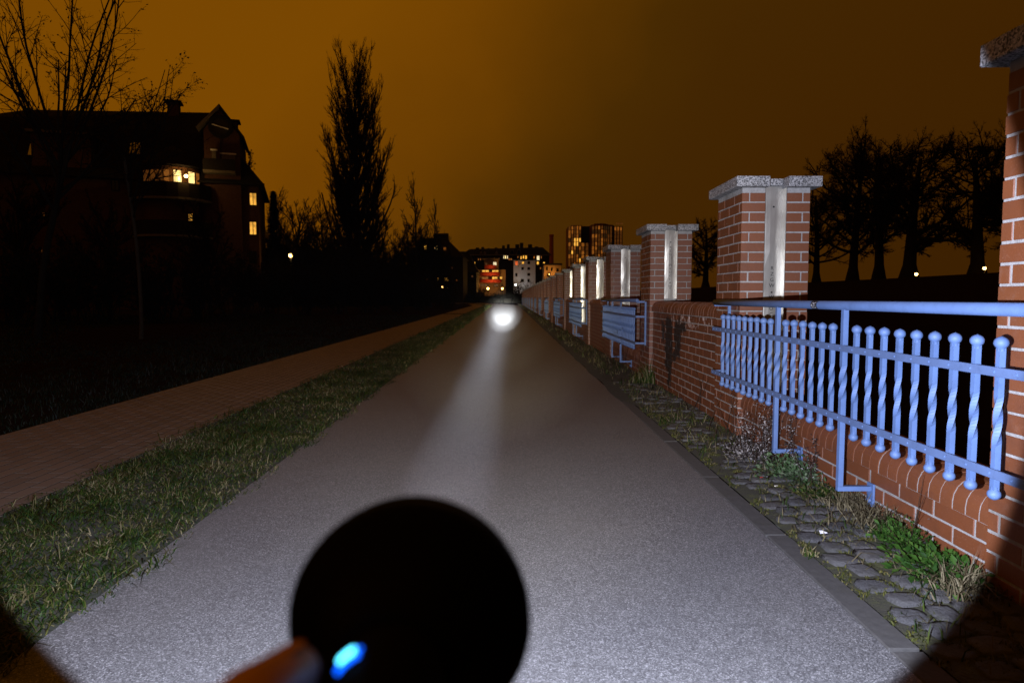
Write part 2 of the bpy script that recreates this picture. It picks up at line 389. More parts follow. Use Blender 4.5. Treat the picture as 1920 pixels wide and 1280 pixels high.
def put(name, me, parent=None, loc=(0, 0, 0), rot=None, kind=None):
    o = bpy.data.objects.new(name, me); COL.objects.link(o); o.location = loc
    if rot: o.rotation_euler = rot
    if parent is not None: o.parent = parent
    if kind: o['kind'] = kind
    return o
def tag(o, label, cat=None, group=None, kind=None):
    o['label'] = label
    if cat: o['category'] = cat
    if group: o['group'] = group
    if kind: o['kind'] = kind
    return o
def thing(name, loc, label, cat, group=None):
    o = bpy.data.objects.new(name, None); COL.objects.link(o); o.location = loc; o.empty_display_size = 0.1
    return tag(o, label, cat, group, 'thing')
def struct(name, me): return put(name, me, kind='structure')
def np_mesh(name, V, Q, mat, tri=False):
    me = bpy.data.meshes.new(name); V = np.asarray(V, dtype=np.float32); Q = np.asarray(Q, dtype=np.int32); k = Q.shape[1]
    me.vertices.add(len(V)); me.vertices.foreach_set('co', V.ravel())
    me.loops.add(Q.size); me.loops.foreach_set('vertex_index', Q.ravel())
    me.polygons.add(len(Q)); me.polygons.foreach_set('loop_start', np.arange(0, Q.size, k, dtype=np.int32))
    me.update(calc_edges=True); me.materials.append(M[mat]); return me

# ================================================================== THE SETTING
SK = 0.0105                                             # the verge and the pavement run a hair off the wall's line
PATH_L, PATH_R = -1.50, 1.19
def strip(name, mat, xl, xr, y0, y1, z, n=60, zr=None):
    m = MB(); ys = [y0 + (y1 - y0) * (i / n) ** 1.6 for i in range(n + 1)]
    vs = []
    for y in ys: vs += [(xl(y), y, z), (xr(y), y, z if zr is None else zr)]
    m.add(vs, [(2 * i, 2 * i + 1, 2 * i + 3, 2 * i + 2) for i in range(n)])
    return struct(name, m.mesh(name, mat))
def bend(y): return -0.010 * max(0.0, y - 85) ** 2 * 0.35           # the path swings away to the far side
# ground with the flood bank beyond the wall
xs = [-420, -200, -100, -60, -40, -25, -15, -9, -6, -4.6, -4.2, -1, 2.2, 3.0, 5, 9, 14, 20, 26, 31, 35, 38, 42, 60, 100, 220, 420]
ysg = [-30, -10, 0, 4, 8, 14, 22, 32, 45, 60, 80, 105, 140, 190, 260, 360, 600]
def gz(x, y):
    if x < -4.4: return -0.02 + 0.10 * math.sin(x * 0.7 + y * 0.31) * min(1, (-4.4 - x) / 8)
    if x < 2.6: return -0.04
    if x < 14: return -0.04 - 0.5 * min(1, (x - 2.6) / 2.4)
    t = min(1, (x - 14) / 23); return -0.54 + (2.95 + 0.54) * (t * t * (3 - 2 * t)) + (0.06 * math.sin(y * 0.2) if x > 30 else 0)
m = MB(); m.add([(x, y, gz(x, y)) for y in ysg for x in xs], [(j * len(xs) + i, j * len(xs) + i + 1, (j + 1) * len(xs) + i + 1, (j + 1) * len(xs) + i) for j in range(len(ysg) - 1) for i in range(len(xs) - 1)])
struct('ground', m.mesh('ground', 'soil', True))
strip('path', 'asphalt', lambda y: PATH_L - SK * y + bend(y), lambda y: PATH_R + 0.003 * 0 + bend(y), -4, 135, 0.0)
strip('verge', 'verge_soil', lambda y: -2.56 - SK * y + bend(y), lambda y: PATH_L - SK * y + 0.02 + bend(y), -4, 135, -0.008)
# kerb stones
kerb = put('kerb', None, kind='structure')
km = MB().chamfer_box(0.0, 0.10, 0.003, 0.994, -0.06, 0.006, 0.004).mesh('kerb_stone', 'kerb')
for i in range(-2, 7):
    put('kerb_stone', km, kerb, (PATH_R + random.uniform(-.004, .004), i * 1.0, random.uniform(-.002, .003)), (0, 0, random.uniform(-.003, .003)))
# wall-foot strip: mossy bed with cobbles
strip('wall_foot_bed', 'moss_joint', lambda y: PATH_R + (0.10 if y < 6.9 else 0.01), lambda y: 1.86, -4, 6.99, 0.008, zr=0.045)
strip('wall_foot_soil', 'verge_soil', lambda y: PATH_R - .01 + .02 * math.sin(y * 3.1), lambda y: 1.86, 6.98, 110, 0.006, n=140, zr=0.043)
cobbles = put('cobble_strip', None, kind='structure')
def cobble_mesh(s):
    rr = random.Random(s); vs = []; n = 13
    for (sc_, z) in ((1.0, -0.03), (1.0, 0.000), (0.93, 0.0065), (0.6, 0.0085)):
        for j in range(n):
            t = 2 * math.pi * j / n
            q = 0.5 / max(abs(math.cos(t)), abs(math.sin(t))) ** 0.85
            if sc_ == 1.0 and z < 0: rr.seed(s * 31 + j)
            else: rr.seed(s * 31 + j)
            q *= rr.uniform(0.90, 1.04)
            vs.append((q * sc_ * math.cos(t), q * sc_ * math.sin(t), z + (rr.uniform(-.003, .003) if z > 0 else 0)))
    fs = [(i * n + j, i * n + (j + 1) % n, (i + 1) * n + (j + 1) % n, (i + 1) * n + j) for i in range(3) for j in range(n)] + [tuple(3 * n + j for j in range(n))]
    return MB().add(vs, fs).mesh('cobble', 'cobble', True)
CM = [cobble_mesh(s) for s in range(8)]
y = 1.0; row = 0
while y < 8.5:
    dy = random.uniform(0.098, 0.128); xx = PATH_R + 0.125 + (0.05 if row % 2 else 0)
    while xx < 1.72:
        wx = random.uniform(0.10, 0.16)
        if random.random() > (0.03 if y < 3.6 else 0.25 if y < 4.5 else 0.6):
            o = put('cobble', random.choice(CM), cobbles, (xx + wx / 2, y + dy / 2 + random.uniform(-.012, .012), 0.009 + 0.037 * (xx + wx / 2 - 1.29) / 0.57 + random.uniform(-.004, .003)), (random.uniform(-.05, .05), random.uniform(-.05, .05), random.choice((0, math.pi)) + random.uniform(-.15, .15)))
            o.scale = (wx * random.uniform(.93, 1.02), dy * random.uniform(.93, 1.02), 1)
        xx += wx
    y += dy; row += 1
# brick pavement on the other side
pave = put('pavement', None, kind='structure')
PX0, PW, PL = -2.56, 0.106, 0.206
strip('pavement_bed', 'paver_joint', lambda y: -4.06 - SK * y + bend(y), lambda y: -2.555 - SK * y + bend(y), -2, 46, -0.0013)
strip('pavement_far', 'paver_far', lambda y: -4.06 - SK * y + bend(y), lambda y: -2.555 - SK * y + bend(y), 43.9, 135, -0.003)
pm = MB().box(0.0050, PL - 0.0050, 0.0050, PW - 0.0050, -0.05, 0.0).mesh('paver', 'paver')
cand = []
for r_ in range(14):
    for q in range(-2, 215):
        yy = q * PL + (PL / 2 if r_ % 2 else 0); xc = PX0 - SK * yy - (r_ + 1) * PW
        if yy > 44: continue
        d = yy; pxx = 956 + (xc) / max(d, .3) * F_PX
        cand.append(((-1e9 if pxx < -700 or d < .6 else -d if pxx > -70 else -d - 60), xc, yy))
cand.sort(reverse=True)
ang = math.pi / 2 + math.atan(SK)
far = MB()
for i, (s, xc, yy) in enumerate(cand):
    if s < -1e8: continue
    dz = random.uniform(-.0002, .0003)
    if i < 300: put('paver', pm, pave, (xc + PW, yy, dz), (random.uniform(-.0012, .0012), random.uniform(-.0012, .0012), ang))
    else:
        g3 = .0052; x1 = xc + PW - g3; x2 = xc + g3
        far.add([(x1, yy + g3, dz), (x2, yy + g3, dz), (x2 - SK * PL, yy + PL - g3, dz), (x1 - SK * PL, yy + PL - g3, dz), (x1, yy + g3, -.02), (x2, yy + g3, -.02), (x2 - SK * PL, yy + PL - g3, -.02), (x1 - SK * PL, yy + PL - g3, -.02)], [(0, 1, 2, 3), (0, 1, 5, 4), (1, 2, 6, 5), (2, 3, 7, 6), (3, 0, 4, 7)])
put('paver_field', far.mesh('paver_field', 'paver'), pave, kind='stuff')

# ------------------------------------------------------------------ grass
rng = np.random.default_rng(11)
def blades(name, label, cat, P, H, mat, lean=0.5, wid=0.004, kind='stuff', parent=None):
    n = len(P); P = np.asarray(P, float); H = np.asarray(H, float); W = wid if hasattr(wid, '__len__') else np.full(n, wid)
    az = rng.uniform(0, 2 * np.pi, n) + 2.2 * np.sin(P[:, 0] * 9.1 + 1.7 * np.sin(P[:, 1] * 6.3)); fz = rng.uniform(0, 2 * np.pi, n); ln = np.abs(rng.normal(lean, 0.3 + .3 * lean, n))
    d = np.stack([np.cos(az), np.sin(az), np.zeros(n)], 1); s = np.stack([np.cos(fz), np.sin(fz), np.zeros(n)], 1)
    up = np.array([0, 0, 1.0]); h = H[:, None]; l = ln[:, None]; w_ = W[:, None]
    v0 = P - s * w_; v1 = P + s * w_
    mid = P + up * h * 0.6 + d * l * h * 0.3
    v2 = mid - s * w_ * 0.8; v3 = mid + s * w_ * 0.8
    nrm = np.sqrt(1 + l * l)
    v4 = P + up * h * 1.15 / nrm + d * l * h * 1.0
    V = np.stack([v0, v1, v2, v3, v4], 1).reshape(-1, 3); b = np.arange(n)[:, None] * 5
    T = np.concatenate([b + [0, 1, 3], b + [0, 3, 2], b + [2, 3, 4]], 0)
    o = put(name, np_mesh(name, V, T, mat), parent, kind=kind)
    if label: tag(o, label, cat)
    return o
def vfield(y0, y1, x0, x1, dens):                        # dens per m2, clumped
    A = (y1 - y0) * (x1 - x0); n = int(A * dens); ncl = max(8, int(n / 26))
    cx = rng.uniform(x0, x1, ncl); cyy = rng.uniform(y0, y1, ncl); k_ = rng.integers(0, ncl, n)
    rad = 0.05 + 0.0035 * y0
    a = rng.normal(0, rad, n) + cx[k_]; b = rng.normal(0, rad, n) + cyy[k_]
    u = rng.random(n) < 0.35
    a = np.where(u, rng.uniform(x0, x1, n), a); b = np.where(u, rng.uniform(y0, y1, n), b)
    return a, b
PT, HH, WW = [], [], []
for (y0, y1, dn, hm, wd) in ((1.2, 3.2, 6500, .042, .0024), (3.2, 6, 6000, .044, .0026), (6, 10, 3400, .047, .0035), (10, 18, 1500, .05, .0055), (18, 34, 520, .055, .010), (34, 70, 150, .06, .02), (70, 112, 60, .07, .035)):
    a, b = vfield(y0, y1, -2.60, -1.42, dn)
    edge = np.minimum(np.abs(a + 2.56), np.abs(a + 1.50))
    keep = (rng.random(len(a)) < np.clip(edge / 0.10 + 0.35, 0, 1)) & (b > y0) & (a > -2.63 + 0.04 * np.sin(b * 7)) & (a < -1.45 + 0.035 * np.sin(b * 5.3) + 0.02 * np.sin(b * 17))
    a, b = a[keep], b[keep]
    bb = np.array([bend(q) for q in b])
    PT.append(np.stack([a - SK * b + bb, b, np.full(len(a), -0.008)], 1))
    HH.append((np.abs(rng.normal(hm, hm * .45, len(a))) + .006) * (0.28 + 0.50 * (0.5 + 0.5 * np.sin(a * 11 + 2.1 * np.sin(b * 3.7)) * np.cos(b * 5.1 + 1.3 * np.sin(a * 6)))) * np.where(rng.random(len(a)) < .04, 1.9, 1.0)); WW.append(np.full(len(a), wd))
blades('verge_grass', 'short green and straw coloured grass on the verge beside the asphalt path', 'grass', np.concatenate(PT), np.concatenate(HH), 'grass', 1.8, np.concatenate(WW))
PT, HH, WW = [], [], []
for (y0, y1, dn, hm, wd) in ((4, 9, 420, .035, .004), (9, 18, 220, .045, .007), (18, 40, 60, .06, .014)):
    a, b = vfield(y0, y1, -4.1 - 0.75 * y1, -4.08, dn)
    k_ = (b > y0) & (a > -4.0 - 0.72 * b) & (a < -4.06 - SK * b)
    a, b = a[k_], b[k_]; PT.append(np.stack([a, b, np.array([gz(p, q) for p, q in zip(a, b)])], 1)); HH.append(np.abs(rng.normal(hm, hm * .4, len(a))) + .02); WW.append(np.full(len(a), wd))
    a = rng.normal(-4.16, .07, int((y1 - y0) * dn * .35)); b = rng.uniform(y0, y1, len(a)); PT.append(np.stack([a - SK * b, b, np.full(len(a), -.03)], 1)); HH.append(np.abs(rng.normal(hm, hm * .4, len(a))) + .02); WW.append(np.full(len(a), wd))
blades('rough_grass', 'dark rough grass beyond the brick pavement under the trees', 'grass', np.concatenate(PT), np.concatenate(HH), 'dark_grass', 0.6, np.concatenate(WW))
# sparse grass and straw at the foot of the wall
PT, HH, WW = [], [], []
for (y0, y1, dn, hm, wd) in ((1.5, 4.2, 900, .035, .0025), (4.2, 8, 700, .042, .003), (8, 16, 300, .05, .005), (16, 40, 80, .06, .010), (40, 100, 16, .08, .02)):
    a, b = vfield(y0, y1, 1.27, 1.80, dn)
    pr = np.clip((a - 1.25) / 0.5, 0.12, 1) if y0 < 4 else np.full(len(a), .8)
    k_ = (rng.random(len(a)) < pr * .75) & (a > 1.29) & (a < 1.79)
    a, b = a[k_], b[k_]; PT.append(np.stack([a, b, 0.008 + .037 * (a - 1.29) / .57], 1)); HH.append(np.abs(rng.normal(hm, hm * .45, len(a))) + .01); WW.append(np.full(len(a), wd))
P_, H_, W_ = np.concatenate(PT), np.concatenate(HH), np.concatenate(WW); g = rng.random(len(P_)) < .55
blades('wall_foot_grass', 'low green grass sprouting between the cobbles along the brick wall', 'grass', P_[g], H_[g], 'grass', 0.9, W_[g])
blades('wall_foot_straw', 'dead straw and litter along the foot of the brick wall', 'straw', P_[~g], H_[~g] * 1.1, 'straw', 1.3, W_[~g] * .8)

def bed_z0(x): return 0.008 + 0.037 * (x - 1.29) / 0.57
a_ = rng.uniform(1.28, 1.76, 26000); b_ = rng.uniform(1.3, 6.5, 26000); nzz = np.sin(a_ * 31 + 2 * np.sin(b_ * 13)) * np.sin(b_ * 27 + 2 * np.sin(a_ * 17)); k_ = nzz > .12
blades('moss', 'yellow green moss and fine litter in the joints between the cobbles', 'moss', np.stack([a_[k_], b_[k_], bed_z0(a_[k_]) - .002], 1), np.abs(rng.normal(.009, .004, k_.sum())) + .004, 'moss_blade', 1.2, .0028)

# ================================================================== THE FLOOD WALL
X0, PL_, PWD = 1.762, 0.58, 0.52            # path face, pillar length along the path, pillar width
Y1, SP = 5.07, 3.262
ZB = -0.045
COURSE, JT = 0.075, 0.010
ZCAP, TCAP = 1.935, 0.078
NC = int(round((ZCAP - 0.012 - ZB) / COURSE))
SLOT0, SLOT1, SLOTD = 0.178, 0.342, 0.085
BR = {}
def brick_mesh(sx, sy, sz, mat):
    key = (round(sx, 3), round(sy, 3), round(sz, 3), mat)
    if key not in BR: BR[key] = MB().chamfer_box(0, key[0], 0, key[1], 0, key[2], 0.0022).mesh('brick', mat)
    return BR[key]
def pillar_course(row):
    T = 0.10; out = []
    s = 0.053
    if row % 2 == 0:                                     # long ends to the front
        for y0, y1 in ((0, s), (PL_ - s, PL_)):
            out += [(0, SLOT0, y0, y1), (SLOT1, PWD, y0, y1)]
        mid = (PL_ - 2 * s - 3 * JT) / 2
        for x0, x1 in ((0, T), (PWD - T, PWD)):
            out += [(x0, x1, s + JT, s + JT + mid), (x0, x1, s + 2 * JT + mid, s + 2 * JT + 2 * mid)]
    else:
        a = 0.168
        for x0, x1 in ((0, s), (PWD - s, PWD)):
            out += [(x0, x1, 0, a), (x0, x1, PL_ - a, PL_)]
        for x0, x1 in ((0, T), (PWD - T, PWD)): out += [(x0, x1, a + JT, PL_ - a - JT)]
        for y0, y1 in ((0, T), (PL_ - T, PL_)): out += [(s + JT, SLOT0, y0, y1), (SLOT1, PWD - s - JT, y0, y1)]
    return out
def seen_brick(b): return b[0] < 0.02 or b[2] < 0.001     # on the path face or the near face
core_m = MB()
I = 0.003
for (x0, x1, y0, y1) in ((I, SLOT0 - .002, I, SLOTD), (SLOT1 + .002, PWD - I, I, SLOTD), (I, PWD - I, SLOTD - .0005, PL_ - SLOTD), (I, SLOT0 - .002, PL_ - SLOTD - .0005, PL_ - I), (SLOT1 + .002, PWD - I, PL_ - SLOTD - .0005, PL_ - I)):
    core_m.box(x0, x1, y0, y1, ZB - .2, ZCAP - .004)
CORE = core_m.mesh('mortar_core', 'mortar')
hid = MB()
for r_ in range(NC):
    for b in pillar_course(r_):
        if not seen_brick(b): hid.chamfer_box(b[0], b[1], b[2], b[3], ZB + r_ * COURSE, ZB + r_ * COURSE + COURSE - JT, .0035)
HID = hid.mesh('brickwork_rear', 'brick')
alln = MB()
for r_ in range(NC):
    for b in pillar_course(r_): alln.chamfer_box(b[0], b[1], b[2], b[3], ZB + r_ * COURSE, ZB + r_ * COURSE + COURSE - JT, .0035)
ALLB = alln.mesh('brickwork', 'brick')
OV = 0.062
CAPL = MB().chamfer_box(-OV, SLOT0 + .012, -OV, PL_ + OV, ZCAP, ZCAP + TCAP, .004).mesh('cap_slab', 'granite')
CAPR = MB().chamfer_box(SLOT1 - .012, PWD + OV, -OV, PL_ + OV, ZCAP, ZCAP + TCAP, .004).mesh('cap_slab', 'granite')
CAPC = MB().chamfer_box(SLOT0 + .016, SLOT1 - .016, SLOTD - .045, PL_ - SLOTD + .045, ZCAP + .022, ZCAP + TCAP - .003, .003).mesh('cap_slab', 'granite')
def channel(zb):
    x0, x1, t = SLOT0 + .002, SLOT1 - .002, .004
    m_ = MB()
    # gently dished back plate
    n_, h_ = 5, 16; vs = []; rr = random.Random(3)
    for i in range(h_ + 1):
        z = zb + (ZCAP + .02 - zb) * i / h_
        for j in range(n_ + 1):
            u = j / n_; vs.append((x0 + t + (x1 - x0 - 2 * t) * u, SLOTD - .012 - .006 * math.sin(math.pi * u) * (1 + .5 * math.sin(z * 9)) + rr.uniform(-.0004, .0004), z))
    m_.add(vs, [(i * (n_ + 1) + j, i * (n_ + 1) + j + 1, (i + 1) * (n_ + 1) + j + 1, (i + 1) * (n_ + 1) + j) for i in range(h_) for j in range(n_)])
    m_.box(x0, x0 + t, .012, SLOTD - .006, zb, ZCAP + .0); m_.box(x1 - t, x1, .002, SLOTD - .006, zb, ZCAP + .0)
    return m_.mesh('steel_channel', 'steel', False)
CH_LONG, CH_SHORT = channel(0.36), channel(1.09)
def text_mesh(s, size, depth=0.0006):
    cu = bpy.data.curves.new('lettering', 'FONT'); cu.body = s; cu.size = size; cu.align_x = 'CENTER'; cu.extrude = depth; cu.resolution_u = 2; cu.space_line = 1.0
    o = bpy.data.objects.new('lettering', cu); COL.objects.link(o); bpy.context.view_layer.update()
    me = bpy.data.meshes.new_from_object(o.evaluated_get(bpy.context.evaluated_depsgraph_get()))
    bpy.data.objects.remove(o); me.materials.clear(); me.materials.append(M['engraving']); me.name = 'lettering'; return me
LET = {c_: text_mesh(c_, 0.040) for c_ in 'RZGWOC\u0141A'}
SCREW = MB().lathe([(0.0, -.003), (.006, -.002), (.0075, 0), (.0075, .002)], 10, axis='y').mesh('screw', 'engraving')
ORD = ['first', 'second', 'third', 'fourth', 'fifth', 'sixth', 'seventh', 'eighth', 'ninth', 'tenth', 'eleventh', 'twelfth']
NPIL = 29
def pillar(i):
    y0 = Y1 + SP * (i - 1); openbay = (i % 2 == 1)
    if i == 0: lab = 'brick pillar cut off by the picture edge, with light cut off across its foot'
    elif i <= 10:
        lab = ['', 'brick pillar behind the blue railing with a steel strip down its face', 'brick pillar standing beyond the graffitied wall panel, steel strip lettered near its top',
               'third whole brick pillar along the wall, with granite cap', 'fourth whole brick pillar along the wall, with pale steel strip', 'fifth whole brick pillar along the wall'][i] if i <= 5 else ORD[i - 1] + ' whole brick pillar along the wall counting from the near railing'
    else: lab = 'tiny distant brick pillar in the far row beside the path'
    t = thing('brick_pillar', (X0, y0, 0), lab, 'pillar', 'brick pillars of the flood wall')
    if i <= 6:
        put('mortar_core', CORE, t)
        if i <= 3:
            put('brickwork', HID, t, kind='stuff')
            for r_ in range(NC):
                for b in pillar_course(r_):
                    if seen_brick(b):
                        put('brick', brick_mesh(b[1] - b[0], b[3] - b[2], COURSE - JT, 'brick'), t, (b[0] + random.uniform(-.0016, .0016), b[2] + random.uniform(-.0016, .0016), ZB + r_ * COURSE + random.uniform(-.0012, .0012)), (0, 0, random.uniform(-.005, .005)))
        else: put('brickwork', ALLB, t, kind='stuff')
        put('cap_slab', CAPL, t); put('cap_slab', CAPR, t); put('cap_slab', CAPC, t)
        put('cap_mortar', CAPM, t)
    else:
        put('pillar_shaft', SHAFT, t); put('cap_slab', FARCAP, t)
    put('steel_channel', CH_LONG if openbay else CH_SHORT, t)
    if i <= 4:
        z = (1.318 if openbay else 1.722); xm = (SLOT0 + SLOT1) / 2 + .008
        for c_ in 'RZGW WROC\u0141AW':
            if c_ != ' ': put('letter', LET[c_], t, (xm, SLOTD - .0195, z), (math.pi / 2, 0, 0))
            else: pass
            z -= 0.0445
        for zs in ((1.80, 1.145, 0.72) if openbay else (1.80, 1.22)):
            put('screw', SCREW, t, (xm, SLOTD - .021, zs))
SHAFT = MB().box(0, PWD, 0.0, PL_, ZB - .2, ZCAP).mesh('pillar_shaft', 'far_brick')
FARCAP = MB().box(-OV, PWD + OV, -OV, PL_ + OV, ZCAP, ZCAP + TCAP).mesh('cap_slab', 'granite')
CAPM = MB().box(.004, SLOT0 - .004, .004, PL_ - .004, ZCAP - .016, ZCAP - .001).box(SLOT1 + .004, PWD - .004, .004, PL_ - .004, ZCAP - .016, ZCAP - .001).mesh('cap_mortar', 'mortar')
for i in range(NPIL): pillar(i)

# walls between the pillars
WX, WT = X0 + 0.043, 0.32
def bull(inset=0.0):                                     # profile of the rounded coping brick in x,z; origin at wall face, bottom
    r = 0.098; x0, x1, h = -0.018 + inset, WT + 0.018 - inset, 0.130 - inset
    pts = [(x0, inset * .5), (x0, h - r)]
    for a in range(1, 6):
        t = math.pi - a * math.pi / 10; pts.append((x0 + r + r * math.cos(t), h - r + r * math.sin(t)))
    for a in range(1, 6):
        t = math.pi / 2 - a * math.pi / 10; pts.append((x1 - r + r * math.cos(t), h - r + r * math.sin(t)))
    pts += [(x1, h - r), (x1, inset * .5)]
    return pts
BAYL = SP - PL_
NB = 35; PB = BAYL / NB
CB = MB().prism(bull(), 0.004, PB - 0.004, 'y').mesh('coping_brick', 'brick')
CBG = CB.copy()
COREC = MB().prism(bull(0.003), 0.0, BAYL, 'y').mesh('coping_mortar', 'mortar')
def bay_bricks(ncourse):
    out = []; L = 0.24; STEP = L + JT
    for r_ in range(ncourse):
        y = -(STEP / 2 if r_ % 2 else 0.0)
        while y < BAYL - .02:
            a, b = max(0.004, y), min(BAYL - .004, y + L)
            if b - a > .03: out.append((r_, a, b))
            y += STEP
    return out
def bay(i):
    solid = (i % 2 == 1); nc = 13 if solid else 4
    y0 = Y1 + SP * (i - 1) + PL_; ztop = ZB + nc * COURSE
    if i == 0: lab = 'low brick wall with rounded coping under the near blue railing'
    elif i == 1: lab = 'chest-high brick wall panel smeared with black graffiti'
    elif i <= 9: lab = ('chest-high brick wall panel between the %s and %s whole pillars' if solid else 'low brick wall under a blue railing between the %s and %s whole pillars') % (ORD[i - 1], ORD[i])
    else: lab = 'distant chest-high brick wall panel' if solid else 'distant low brick wall under its railing'
    t = thing('brick_wall' if solid else 'low_brick_wall', (WX, y0, 0), lab, 'wall', 'wall panels between the pillars' if solid else 'low walls under the railings')
    mat = 'brick_graffiti' if i == 1 else 'brick'
    if i <= 5:
        put('mortar_core', MB().box(I, WT - I, 0.0, BAYL, ZB - .2, ztop + .004).mesh('mortar_core', 'mortar_graffiti' if i == 1 else 'mortar'), t)
        rear = MB(); front = MB()
        for (r_, a, b) in bay_bricks(nc):
            z = ZB + r_ * COURSE
            rear.chamfer_box(WT - .10, WT, a, b, z, z + COURSE - JT, .0035)
            if i <= 2: put('brick', brick_mesh(.10, b - a, COURSE - JT, mat), t, (random.uniform(-.002, .0015), a + random.uniform(-.0012, .0012), z + random.uniform(-.001, .001)), (0, 0, random.uniform(-.006, .006)))
            else: front.chamfer_box(0, .10, a, b, z, z + COURSE - JT, .0035)
        if front.v: put('brickwork', front.mesh('brickwork', 'brick'), t, kind='stuff')
        put('brickwork', rear.mesh('brickwork', 'brick'), t, kind='stuff')
        cm = put('coping_mortar', COREC, t, (0, 0, ztop))
        if i <= 3:
            for q in range(NB):
                put('coping_brick', CB, t, (random.uniform(-.002, .002), q * PB, ztop + random.uniform(-.0015, .0015)), (0, 0, random.uniform(-.004, .004)))
        else:
            mm = MB()
            for q in range(NB): mm.prism(bull(), q * PB + .005, (q + 1) * PB - .005, 'y')
            for j in range(len(mm.v)): pass
            put('coping', mm.mesh('coping', 'brick'), t, (0, 0, ztop), kind='stuff')
    else:
        put('wall_body', MB().box(0, WT, 0, BAYL, ZB - .2, ztop).mesh('wall_body', 'far_brick'), t)
        put('coping', COPFAR, t, (0, 0, ztop))
COPFAR = MB().prism(bull(), 0.0, BAYL, 'y').mesh('coping', 'brick')
for i in range(NPIL - 1): bay(i)

# ------------------------------------------------------------------ railings
XR = 1.640
BSP = 0.1151
def twisted_bar(z0, z1, h=0.011):
    m_ = MB(); rings = []
    tw0, tw1 = 0.605, 0.775
    zl = [z0, tw0] + [tw0 + (tw1 - tw0) * k_ / 14 for k_ in range(1, 15)] + [z1]
    vs = []
    for z in zl:
        a = math.pi * min(1, max(0, (z - tw0) / (tw1 - tw0)))
        mid = 1.0
        for q in range(4):
            t = a + math.pi / 4 + q * math.pi / 2; rr = h * 1.414
            vs.append((rr * math.cos(t), rr * math.sin(t), z))
    m_.add(vs, [(i * 4 + j, i * 4 + (j + 1) % 4, (i + 1) * 4 + (j + 1) % 4, (i + 1) * 4 + j) for i in range(len(zl) - 1) for j in range(4)])
    return m_
def ball(m_, z, r, sgn):
    pr = [(0.0, r)] + [(r * math.sin(t), r * .92 * math.cos(t)) for t in [k_ * math.pi / 10 for k_ in range(1, 9)]] + [(.0105, -r * .93), (.0125, -r * 1.2)]
    m_.lathe([(a, z + sgn * b) for a, b in pr], 12)
bm_ = twisted_bar(.452, .945, .0100); BARM = bm_.mesh('bar', 'blue_paint')
bl = MB(); ball(bl, .9545, .0226, 1); BALT = bl.mesh('ball_finial', 'blue_paint', True)
bl = MB(); ball(bl, .4415, .0212, -1); BALB = bl.mesh('ball_finial', 'blue_paint', True)
RLEN = 25 * BSP
RAILM = MB().tube([(0, -.215, 1.066), (0, -.21, 1.066), (0, RLEN + .21, 1.066), (0, RLEN + .215, 1.066)], [.018, .0225, .0225, .018], 16).mesh('top_rail', 'blue_paint', True)
FLAT = MB().chamfer_box(-.020, -.012, -.215, RLEN + .215, -.016, .016, .0012).mesh('flat_bar', 'blue_flat')
RIV = MB()
for k_ in range(26): RIV.lathe([(0.0, -.0245), (.0035, -.0235), (.005, -.0198)], 6, (0, k_ * BSP, 0), 'x')
for yy in (-.10, -.17, RLEN + .10, RLEN + .17): RIV.lathe([(0.0, -.0245), (.0035, -.0235), (.005, -.0198)], 6, (0, yy, 0), 'x')
RIVM = RIV.mesh('rivets', 'blue_paint')
pw = twisted_bar(.172, 1.052, .0125); POSTM = pw.mesh('post', 'blue_paint')
FOOTM = MB().chamfer_box(-.0125, WX - XR - .004, -.0125, .0125, .147, .1705, .001).mesh('foot_arm', 'blue_paint')
fp = MB().chamfer_box(WX - XR - .012, WX - XR - .001, -.03, .03, .07, .185, .002); fp.lathe([(0.0, WX - XR - .034), (.010, WX - XR - .030), (.013, WX - XR - .012)], 8, (0, 0, .098), 'x')
FPM = fp.mesh('anchor_plate', 'blue_paint')
ENDM = MB().chamfer_box(X0 - XR - .024, X0 - XR - .002, -.010, .010, .49, 1.05, .001).mesh('end_upright', 'blue_paint')
ARMM = MB().chamfer_box(-.011, X0 - XR - .0245, -.009, .009, -.012, .012, .001).mesh('end_arm', 'blue_paint')
def railing(i, detail):
    y = Y1 + SP * (i - 1) + .387
    if i == 0: lab = 'near blue railing of twisted bars with ball ends and a sticker on its rail'
    elif i == 2: lab = 'blue twisted bar railing just beyond the graffitied wall panel'
    elif i <= 10: lab = 'blue railing between the %s and %s whole brick pillars' % (ORD[i - 1], ORD[i])
    else: lab = 'tiny distant blue railing far along the path'
    t = thing('railing', (XR, y, 0), lab, 'railing', 'blue railings on the flood wall')
    if detail:
        put('top_rail', RAILM, t)
        for z in (.858, .515):
            fb = put('flat_bar', FLAT, t, (0, 0, z)); put('rivets', RIVM, fb, kind='stuff')
        for k_ in range(26):
            if k_ in (9, 16):
                p = put('post', POSTM, t, (0, k_ * BSP, 0)); put('foot_arm', FOOTM, p); put('anchor_plate', FPM, p)
            else:
                b = put('bar', BARM, t, (0, k_ * BSP, random.uniform(-.0015, .0015)), (0, 0, random.uniform(-.04, .04))); put('ball_finial', BALT, b); put('ball_finial', BALB, b)
        for yy in (-.195, RLEN + .195):
            e_ = put('end_upright', ENDM, t, (0, yy, 0))
            for z in (.858, .515, 1.052): put('end_arm', ARMM, e_, (0, 0, z - (0.0 if z < 1 else .004)))
    else:
        put('railing_frame', FARR, t); put('bars', FARB, t, kind='stuff')
f_ = MB().tube([(0, -.21, 1.066), (0, RLEN + .21, 1.066)], .0225, 6)
for z in (.858, .515): f_.box(-.020, -.012, -.215, RLEN + .215, z - .016, z + .016)
for k_ in (9, 16): f_.box(-.0125, .0125, k_ * BSP - .0125, k_ * BSP + .0125, .15, 1.05); f_.box(.0127, WX - XR, k_ * BSP - .0125, k_ * BSP + .0125, .147, .17)
FARR = f_.mesh('railing_frame', 'blue_paint')
f_ = MB()
